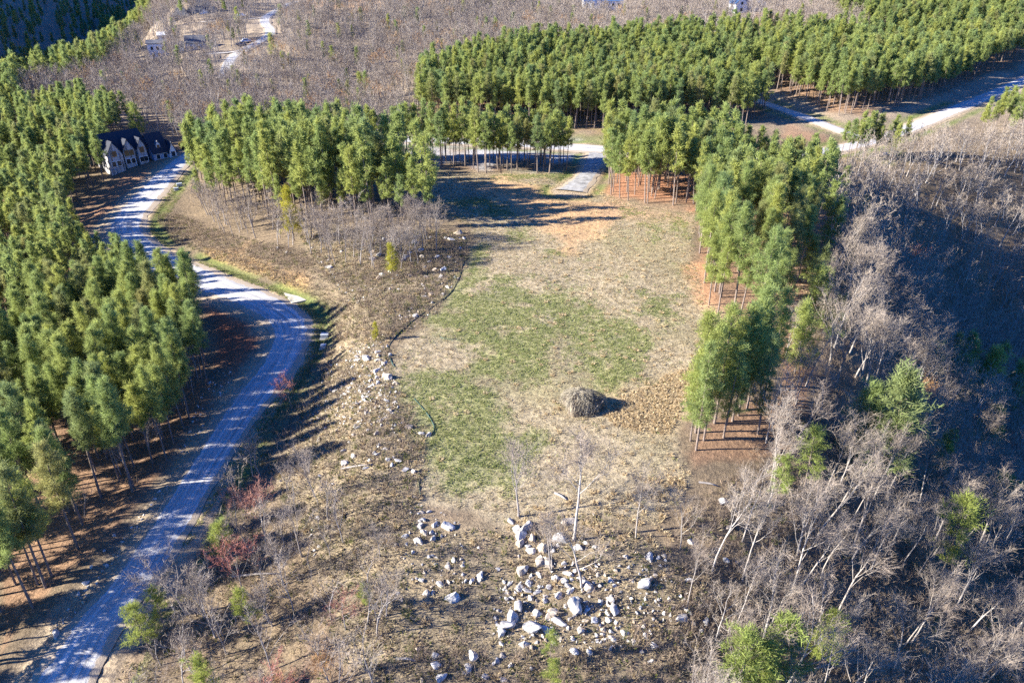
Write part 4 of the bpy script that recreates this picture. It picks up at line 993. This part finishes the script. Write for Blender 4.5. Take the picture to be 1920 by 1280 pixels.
Q = fill(ROCKY, 1.1, 101); Q = Q[fbm(Q[:, 0], Q[:, 1], 8, 61, 3) > .56]
Q2 = fill([(660, 640), (720, 640), (735, 720), (760, 800), (740, 880), (640, 880), (620, 760)], 3.6, 102); Q2 = Q2[fbm(Q2[:, 0], Q2[:, 1], 6, 62, 3) > .50]
Q3 = fill([(930, 1080), (1060, 1050), (1250, 1060), (1300, 1160), (1150, 1220), (920, 1200)], 3.6, 103)
Q4 = fill([(90, 1200), (150, 1110), (330, 880), (345, 880), (180, 1100), (110, 1210)], 3, 104); Q5 = fill([(770, 940), (860, 960), (880, 1100), (780, 1130), (740, 1030)], 1.6, 105)
Q6 = fill([(400, 690), (450, 690), (350, 850), (330, 850)], 1.5, 106)
Q = np.concatenate([Q, Q2, Q3, Q4, Q5, Q6]); n = len(Q)
scatter('loose_stones', Q, rng.uniform(0, 6.28, (n, 3)), np.repeat((.06 + .34 * rng.random(n) ** 2.6)[:, None], 3, 1), rng.integers(0, 5, n), PB, 'small pale stones scattered over the rocky slopes', 'stones')

# ------------------------------------------------------------------ silt fence
M['silt'] = mat_plain('teal_fabric', (.045, .09, .08), .3, 2, .8)
M['stake'] = mat_plain('stake_wood', (.22, .16, .10), .3, 4)
def fence(pix, label):
    P = on_land(*np.array(pix, float).T); W = resample(P[:, :2], .7); z = land(W[:, 0], W[:, 1])
    e = bpy.data.objects.new('silt_fence', None); COL.objects.link(e); e.location = (*W[0], z[0])
    tag(e, label, 'fence', 'green silt fences along the clearing')
    hgt = .08 + .14 * vnoise(np.arange(len(W)) * .4, np.zeros(len(W)), 5); lean = (vnoise(np.arange(len(W)) * .3, np.ones(len(W)), 6) - .3) * .14
    B = MB(); V = []
    for k in range(len(W)):
        o = np.array([W[k, 0] - W[0, 0], W[k, 1] - W[0, 1], z[k] - z[0]])
        V += [o + (0, 0, -.1), o + (.03, 0, -.1), o + (lean[k] + .03, lean[k] * .4, hgt[k]), o + (lean[k], lean[k] * .4, hgt[k])]
    F = []
    for k in range(len(W) - 1):
        for j in range(4): F.append((k * 4 + j, k * 4 + (j + 1) % 4, k * 4 + 4 + (j + 1) % 4, k * 4 + 4 + j))
    B.add(V, F); link('fabric', B.mesh('fabric', M['silt'], True), e)
    S = MB(); S.box((0, 0, .35), (.06, .06, 1.0)); sm = S.mesh('stake', M['stake'])
    for k in range(0, len(W), 3): link('stake', sm, e, (W[k, 0] - W[0, 0] + .08, W[k, 1] - W[0, 1], z[k] - z[0]), (0, rng.normal(.05, .08), 0))
fence([(872, 477), (862, 520), (852, 540), (840, 555), (800, 583), (775, 600), (745, 627), (730, 645), (727, 660), (731, 676), (740, 690)], 'long sagging green silt fence curving down the west rim of the clearing')
fence([(775, 747), (785, 757), (795, 768), (803, 780), (812, 795), (815, 806), (808, 816)], 'short green silt fence hooking beside the tan scarp')
fence([(786, 880), (785, 905), (788, 930)], 'small upright remnant of green silt fence above the stone cluster')
fence([(824, 632), (838, 637), (862, 637)], 'loose strip of green silt fence lying inside the clearing')

# ------------------------------------------------------------------ brush pile
M['brush'] = mat_plain('dry_brushwood', (.29, .25, .18), .55, .7)
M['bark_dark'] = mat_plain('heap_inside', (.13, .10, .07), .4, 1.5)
def brush_pile():
    p = plant_at([(1092, 764)])[0]; e = bpy.data.objects.new('brush_pile', None); COL.objects.link(e); e.location = p
    tag(e, 'rounded grey brown heap of cut brushwood alone in the clearing', 'brush pile')
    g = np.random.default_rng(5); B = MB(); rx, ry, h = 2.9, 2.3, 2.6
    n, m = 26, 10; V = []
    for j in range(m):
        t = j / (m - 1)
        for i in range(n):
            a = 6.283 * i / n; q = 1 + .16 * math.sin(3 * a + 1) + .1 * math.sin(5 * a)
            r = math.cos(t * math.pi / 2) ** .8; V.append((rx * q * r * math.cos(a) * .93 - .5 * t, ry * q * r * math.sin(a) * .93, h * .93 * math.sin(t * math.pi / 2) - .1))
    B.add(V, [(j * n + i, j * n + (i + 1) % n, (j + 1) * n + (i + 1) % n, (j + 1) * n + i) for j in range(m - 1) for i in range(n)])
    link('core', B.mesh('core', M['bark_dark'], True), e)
    S = MB()
    for k in range(2600):
        a = g.uniform(0, 6.283); t = g.uniform(0, 1) ** .8; q = 1 + .16 * math.sin(3 * a + 1) + .1 * math.sin(5 * a); el = t * math.pi / 2
        c = np.array([rx * q * math.cos(el) ** .8 * math.cos(a) - .5 * t, ry * q * math.cos(el) ** .8 * math.sin(a), h * math.sin(el)])
        dn = np.array([math.cos(a) * math.sin(el), math.sin(a) * math.sin(el) , -math.cos(el)]) + g.normal(0, .35, 3); dn = unit(dn)
        L = g.uniform(.4, 1.3); out = unit(np.array([math.cos(a), math.sin(a), .6])) * g.uniform(.02, .42)
        S.ribbon([c - dn * L / 2 + out * .3, c + out, c + dn * L / 2 + out * .6], g.uniform(.03, .06))
    tag(link('brushwood', S.mesh('brushwood', M['brush']), e), kind='stuff')
    for k in range(22):
        a = g.uniform(0, 6.28); c = np.array([rx * .8 * math.cos(a), ry * .8 * math.sin(a), .5]); T = MB()
        T.tube([c, c + unit(np.array([math.cos(a) * .4, math.sin(a) * .4, 1 + g.uniform(-.6, .3)])) * g.uniform(.9, 1.6)], [.05, .02], 5); link('limb', T.mesh('limb', M['bark']), e)
brush_pile()

# ------------------------------------------------------------------ fallen logs
for px0, px1, lab in (((1040, 925), (1062, 938), 'short pale log lying in the tan grass above the boulder ring'), ((1310, 905), (1345, 912), 'fallen log at the clearing corner below the pine clump'), ((640, 880), (700, 872), 'thin fallen trunk among rocks under the silt fence'), ((436, 1082), (520, 1076), 'pale fallen branch on the leaf-strewn western slope'), ((742, 1236), (780, 1240), 'pale fallen branch beside the lower boulders')):
    a, b = plant_at([px0, px1]); T = MB(); mid = (a + b) / 2; r = .13
    T.tube([a - mid + (0, 0, r), (b - a) * .1 + (0, .12, r + .03), b - mid + (0, 0, r)], [r * 1.2, r, r * .6], 7)
    o = link('fallen_log', T.mesh('fallen_log', M['bark_pale'], True), None, mid); tag(o, lab, 'log')

# ------------------------------------------------------------------ utility boxes, slabs
M['steel'] = mat_plain('painted_steel', (.36, .38, .38), .1, 3, .45, spec=.4)
M['concrete'] = mat_plain('pale_concrete', (.42, .38, .30), .2, 1.5)
def utility_box(pix, d, rz, label):
    p = plant_at([pix])[0]; e = bpy.data.objects.new('utility_box', None); COL.objects.link(e); e.location = p; e.rotation_euler = (0, 0, rz); tag(e, label, 'utility box')
    for nm, c, s, m, tp in (('pad', (0, 0, .03), (d[0] + .5, d[1] + .5, .2), 'concrete', 1), ('cabinet', (0, 0, .13 + d[2] / 2), d, 'steel', 1), ('lid', (0, 0, .16 + d[2]), (d[0] + .1, d[1] + .1, .06), 'steel', .93), ('door', (0, -d[1] / 2 - .012, .13 + d[2] / 2), (d[0] * .8, .02, d[2] * .8), 'steel', 1)):
        B = MB(); B.box(c, s, 0, 0, tp); link(nm, B.mesh(nm, M[m]), e)
utility_box((610, 634), (1.4, 1.0, .8), .05, 'grey steel utility box on the verge of the road bend, set uphill')
utility_box((607, 653), (.9, .8, .6), .0, 'small white-topped utility box on the verge of the road bend, set downhill')
utility_box((337, 349), (1.5, 1.1, .7), .5, 'utility box on the grassy verge near the house, set uphill')
utility_box((331, 357), (1.2, .9, .6), .5, 'utility box on the grassy verge near the house, set downhill')
utility_box((1659, 290), (1.6, 1.0, .5), .3, 'low white utility box on grass before the pale side road')
utility_box((1640, 292), (1.2, .8, .4), .3, 'flat white utility box nearer the small pines by the side road')
a = on_land([531, 560, 575, 547], [549, 556, 563, 569]); c = a.mean(0); B = MB(); V = [(*(q - c)[:2], (land(q[0], q[1])[0] - c[2]) + .12) for q in a] + [(*(q - c)[:2], (land(q[0], q[1])[0] - c[2]) - .3) for q in a]
B.add(V, [(3, 2, 1, 0), (0, 1, 5, 4), (1, 2, 6, 5), (2, 3, 7, 6), (3, 0, 4, 7), (4, 5, 6, 7)])
o = link('concrete_slab', B.mesh('concrete_slab', M['concrete']), None, c); tag(o, 'flat tan concrete slab on the outer verge of the road bend', 'slab')

# ------------------------------------------------------------------ houses
def wrap_material():
    m, nt, b = new_mat('weathered_house_wrap')
    tc = nt.nodes.new('ShaderNodeTexCoord'); mp = nt.nodes.new('ShaderNodeMapping'); mp.inputs['Scale'].default_value = (1.6, 1.6, .25); nt.links.new(tc.outputs['Object'], mp.inputs[0])
    n = nt.nodes.new('ShaderNodeTexNoise'); n.inputs['Scale'].default_value = 1.0; n.inputs['Detail'].default_value = 5; nt.links.new(mp.outputs[0], n.inputs['Vector'])
    nt.links.new(ramp(nt, n.outputs[0], [(.33, (.14, .10, .075)), (.46, (.36, .34, .33)), (.62, (.52, .50, .49)), (.75, (.30, .26, .24))]), b.inputs['Base Color'])
    return m
M['wrap'] = wrap_material()
M['sheath'] = mat_plain('wood_sheathing', (.34, .23, .13), .3, 1.0)
M['roof_dark'] = mat_plain('dark_shingles', (.035, .038, .05), .3, 3, .8)
M['roof_grey'] = mat_plain('grey_shingles', (.13, .13, .14), .2, 2, .8)
M['roof_blue'] = mat_plain('blue_metal_roof', (.06, .12, .24), .1, 2, .4, spec=.5)
M['cream'] = mat_plain('cream_walls', (.62, .54, .42), .12, 1)
M['white'] = mat_plain('white_trim', (.78, .77, .75), .06, 2, .6)
M['glass'] = mat_plain('dark_glass', (.02, .025, .03), .2, 1, .12, spec=.6)
M['blue_wall'] = mat_plain('blue_grey_walls', (.30, .36, .46), .12, 1)

class House:
    def __init__(s, loc, rz, label, sc=1.0):
        s.e = bpy.data.objects.new('house', None); COL.objects.link(s.e); s.e.location = loc; s.e.rotation_euler = (0, 0, rz); s.e.scale = (sc,) * 3; tag(s.e, label, 'house')
    def gable(s, u0, u1, v0, v1, eave, ridge, along='u', wall='wrap', roof='roof_dark', z0=-1.5, over=.4, hip=0.0):
        W = MB(); um, vm = (u0 + u1) / 2, (v0 + v1) / 2
        if along == 'u':
            V = [(u, v, z) for u in (u0, u1) for v, z in ((v0, z0), (v1, z0), (v1, eave), (vm, ridge), (v0, eave))]
        else:
            V = [(u, v, z) for v in (v0, v1) for u, z in ((u0, z0), (u1, z0), (u1, eave), (um, ridge), (u0, eave))]
        Vn = np.array(V)
        if hip: 
            Vn[3, 0 if along == 'u' else 1] += hip; Vn[8, 0 if along == 'u' else 1] -= hip
        W.add(Vn, [(0, 1, 2, 3, 4), (9, 8, 7, 6, 5), (0, 5, 6, 1), (1, 6, 7, 2), (0, 4, 9, 5)])
        w = link('wall', W.mesh('wall', M[wall]), s.e)
        Rf = MB(); t = .22
        a, b = (u0 - over + hip, u1 + over - hip) if along == 'u' else (v0 - over + hip, v1 + over - hip)
        half = ((v1 - v0) if along == 'u' else (u1 - u0)) / 2; mid = vm if along == 'u' else um
        k = (ridge - eave) / half; lo = ridge - k * (half + over)
        for sg in (-1, 1):
            e = mid + sg * (half + over); ea, eb = a - hip, b + hip
            q = [(a, mid, ridge + .06), (b, mid, ridge + .06), (eb, e, lo + .06), (ea, e, lo + .06)]
            Q = q + [(x, y, z + t) for x, y, z in q]
            if along != 'u': Q = [(y, x, z) for x, y, z in Q]
            Rf.add(Q, [(0, 1, 2, 3), (7, 6, 5, 4), (0, 4, 5, 1), (1, 5, 6, 2), (2, 6, 7, 3), (3, 7, 4, 0)])
        if hip:
            for A, sg in ((a, -1), (b, 1)):
                ee = A + sg * hip
                q = [(A, mid, ridge + .3), (ee, mid - half - over, lo + .28), (ee, mid + half + over, lo + .28)]
                if along != 'u': q = [(y, x, z) for x, y, z in q]
                Rf.add(q, [(0, 1, 2)])
        r = link('roof', Rf.mesh('roof', M[roof]), s.e); return w, r
    def window(s, u, v, z, w, h, face='front', frame='white', parent=None):
        F = MB(); G = MB(); d = {'front': (0, -1), 'end': (-1, 0), 'far': (1, 0)}[face]
        sz = (w, .14, h) if d[0] == 0 else (.14, w, h); F.box((0, 0, 0), (sz[0] + (.3 if d[0] == 0 else 0), sz[1] + (.3 if d[1] == 0 else 0), h + .3)); f = link('window', F.mesh('window', M[frame]), s.e, (u + d[0] * .06, v + d[1] * .06, z))
        G.box((0, 0, 0), sz); link('pane', G.mesh('pane', M['glass']), f, (d[0] * .05, d[1] * .05, 0))
        return f

ab = on_land([214, 342], [329, 288]); A0, A1 = ab[0], ab[1]; rz = math.atan2(A1[1] - A0[1], A1[0] - A0[0])
zb = float(land((A0[0] + A1[0]) / 2, (A0[1] + A1[1]) / 2)[0]); HL = math.hypot(A1[0] - A0[0], A1[1] - A0[1])
print('HOUSE', A0, A1, HL)
H1 = House((A0[0], A0[1], zb - .3), rz, 'large unfinished house with pale wrapped gables beside the gravel road', .88)
k = HL / 33
H1.gable(0, 21 * k, 3.2, 12, 6.4, 11.2, 'u')
H1.gable(-.8 * k, 6.5 * k, .2, 6, 5.6, 9.6, 'v', over=.3)
H1.gable(8 * k, 13.5 * k, 1.2, 6, 6.2, 9.4, 'v', over=.25)
H1.gable(15 * k, 19.5 * k, .8, 6, 6.0, 9.2, 'v', over=.25)
for u, v, z in ((1.5, .2, 2.2), (4.2, .2, 2.2), (2.8, .2, 5.6), (9.4, 1.2, 2.0), (12, 1.2, 2.0), (9.5, 1.2, 4.9), (12, 1.2, 4.9), (16.2, .8, 2), (18.3, .8, 2), (17.2, .8, 5.3)): H1.window(u * k, v, z, 1.3, 1.7, 'front', 'sheath' if z > 4 else 'white')
for v, z in ((5, 2.2), (8.5, 2.2), (6.8, 5.6), (9.4, 5.6)): H1.window(0, v, z, 1.2, 1.6, 'end', 'sheath')
for i in range(7):                                           # upright boards of the open framing
    B = MB(); B.box((0, 0, 0), (.16, .1, 5.4)); link('board', B.mesh('board', M['sheath' if i % 2 else 'white']), H1.e, ((6.9 + .2 * (i % 2)) * k + i * .03, .9 + .35 * i if i < 3 else 1.0 + .3 * i, 2.6))
H2 = House((A0[0] + math.cos(rz) * 19.6 * k, A0[1] + math.sin(rz) * 19.6 * k, zb - .1), rz, 'dark-roofed garage wing with white dormer next to the unfinished house', .9)
H2.gable(0, 8 * k, .4, 8.5, 3.2, 9.0, 'u', 'blue_wall')
H2.gable(8 * k, 11.5 * k, -.4, 5, 3.0, 6.0, 'v', 'white')
H2.gable(2.8 * k, 4.8 * k, 1.2, 4.4, 5.6, 6.7, 'v', 'white', 'roof_grey', z0=3.4, over=.2)
H2.window(3.8 * k, 1.2, 5.0, 1.0, 1.1); H2.window(2.2 * k, .4, 1.6, 1.2, 1.6); H2.window(6 * k, .4, 1.6, 1.2, 1.6); H2.window(9.75 * k, -.4, 1.8, 1.3, 1.7)

def far_house(px, rzh, label):
    p = plant_at([px])[0]; return House(p, rzh, label), p
h, p = far_house((325, 44), .25, 'grand far house with grey hipped roofs and cream walls on the hill')
h.gable(0, 9, 0, 8, 3.6, 7.5, 'u', 'cream', 'roof_grey', hip=3); h.gable(7, 24, 4, 16, 5, 11, 'u', 'cream', 'roof_grey', hip=5); h.gable(14, 21, 0, 8, 4, 7.5, 'v', 'white', 'roof_grey')
for u, v in ((2, 0), (5, 0), (16, 0), (19, 0)): h.window(u, v, 1.8, 1.6, 1.8)
h, p = far_house((281, 112), .35, 'white wrapped unfinished house among grey woods below the grand house')
h.gable(0, 9, 0, 8, 7, 8.2, 'u', 'white', 'roof_grey'); h.gable(11, 16, 2, 8, 5, 7, 'u', 'white', 'roof_grey')
for u in (2, 4.5, 7): h.window(u, 0, 2, 1, 1.5); h.window(u, 0, 5, 1, 1.5)
h, p = far_house((350, 98), .3, 'small blue-grey house half hidden by trees beside the far road')
h.gable(0, 9, 0, 8, 4, 7, 'u', 'blue_wall', 'roof_grey'); h.window(2.5, 0, 2, 1.2, 1.4); h.window(6, 0, 2, 1.2, 1.4)
h, p = far_house((297, 76), .3, 'tiny white-roofed shed above the wrapped house')
h.gable(0, 5, 0, 4, 2.4, 3.6, 'u', 'white', 'white'); h.window(2.5, 0, 1.3, .9, .9)
h, p = far_house((1095, 16), .05, 'long house with blue roof at the top edge behind the plantation')
h.gable(0, 24, 0, 11, 4, 8, 'u', 'white', 'roof_blue'); h.gable(4, 11, -5, 3, 3.2, 5.5, 'v', 'white', 'roof_blue')
for u in (1.5, 14, 17.5, 21): h.window(u, 0, 1.9, 1.4, 1.6)
h, p = far_house((1378, 26), .2, 'house with bright white gable and blue roof at the top edge')
h.gable(0, 7, 0, 10, 5, 9, 'v', 'white', 'roof_blue'); h.gable(7, 19, 2, 10, 4, 8, 'u', 'blue_wall', 'roof_blue')
h.window(3.5, 0, 2, 1.4, 1.6); h.window(3.5, 0, 5.2, 1.2, 1.4); h.window(11, 2, 2, 1.4, 1.6)

# ------------------------------------------------------------------ vehicles
M['rubber'] = mat_plain('rubber', (.025, .025, .025), .2, 2)
M['yellow'] = mat_plain('yellow_paint', (.55, .33, .03), .15, 2, .5, spec=.4)
def car(px, rz, col, label, pickup=False, kind='car'):
    p = plant_at([px])[0]; p[2] += .12; e = bpy.data.objects.new('pickup_truck' if pickup else kind, None); COL.objects.link(e); e.location = p; e.rotation_euler = (0, 0, rz); tag(e, label, 'truck' if pickup else kind)
    m = mat_plain('paint_' + label[:8], col, .05, 1, .3, spec=.5)
    B = MB(); B.box((0, 0, .72), (4.9, 1.9, .62), 0, 0, .96)
    if pickup: B.box((-1.45, .88, 1.15), (1.9, .12, .3)); B.box((-1.45, -.88, 1.15), (1.9, .12, .3))
    link('body', B.mesh('body', m), e)
    C = MB(); C.box((.35 if pickup else -.3, 0, 1.36), (2.0 if pickup else 2.9, 1.75, .68), 0, 0, .76); cb_ = link('cabin', C.mesh('cabin', m), e)
    for y in (-1, 1):
        G = MB(); G.box((.35 if pickup else -.3, y * .80, 1.38), (1.5 if pickup else 2.2, .06, .42), 0, 0, .85); link('window', G.mesh('window', M['glass']), e)
    for x in (-1.5, 1.5):
        for y in (-.86, .86):
            T = MB(); T.tube([(x, y - .12, .36), (x, y + .12, .36)], [.36, .36], 12); w = link('wheel', T.mesh('wheel', M['rubber']), e)
    for y in (-.65, .65):
        L = MB(); L.box((2.43, y, .8), (.06, .35, .18)); link('headlight', L.mesh('headlight', M['white']), e)
car((452, 86), .5, (.02, .05, .13), 'dark blue pickup truck parked on the far road', True)
car((462, 80), .5, (.55, .6, .68), 'pale car parked just uphill of the dark blue pickup')
car((452, 32), .1, (.75, .75, .75), 'white car parked on the track to the grand far house')

def excavator(px, rz):
    p = plant_at([px])[0]; e = bpy.data.objects.new('excavator', None); COL.objects.link(e); e.location = p; e.rotation_euler = (0, 0, rz); tag(e, 'yellow excavator with raised black boom beside the garage wing', 'excavator')
    for y in (-1.15, 1.15):
        T = MB(); V = [(x, y + s * .28, z) for s in (-1, 1) for x, z in ((-1.9, .35), (-1.6, 0), (1.6, 0), (1.9, .35), (1.6, .8), (-1.6, .8))]
        T.add(V, [(5, 4, 3, 2, 1, 0), (6, 7, 8, 9, 10, 11)] + [(i, (i + 1) % 6, 6 + (i + 1) % 6, 6 + i) for i in range(6)]); link('track', T.mesh('track', M['rubber']), e)
    def bx(nm, c, s, m, tp=1):
        B = MB(); B.box(c, s, 0, 0, tp); return link(nm, B.mesh(nm, M[m]), e)
    bx('turntable', (0, 0, .95), (1.6, 1.6, .3), 'rubber'); bx('engine_housing', (-.7, 0, 1.65), (2.4, 2.4, 1.1), 'yellow', .95); bx('counterweight', (-2.0, 0, 1.5), (.5, 2.3, .9), 'yellow')
    cbn = bx('cab', (.95, .65, 2.0), (1.3, 1.05, 1.8), 'yellow', .92); G = MB(); G.box((1.0, .65, 2.3), (1.36, 1.1, .8), 0, 0, .93); link('cab_window', G.mesh('cab_window', M['glass']), cbn)
    for nm, P_, r in (('boom', [(.9, -.3, 1.5), (2.4, -.3, 4.0), (4.6, -.3, 4.6)], [.28, .34, .22]), ('stick', [(4.5, -.3, 4.8), (5.3, -.3, 2.0)], [.2, .16])):
        T = MB(); T.tube(P_, r, 4); link(nm, T.mesh(nm, M['yellow' if nm == 'boom' else 'rubber']), e)
    B = MB(); B.box((5.0, -.3, 1.5), (1.0, 1.1, .9), 0, 0, .7); link('bucket', B.mesh('bucket', M['rubber']), e)
excavator((350, 278), .4)
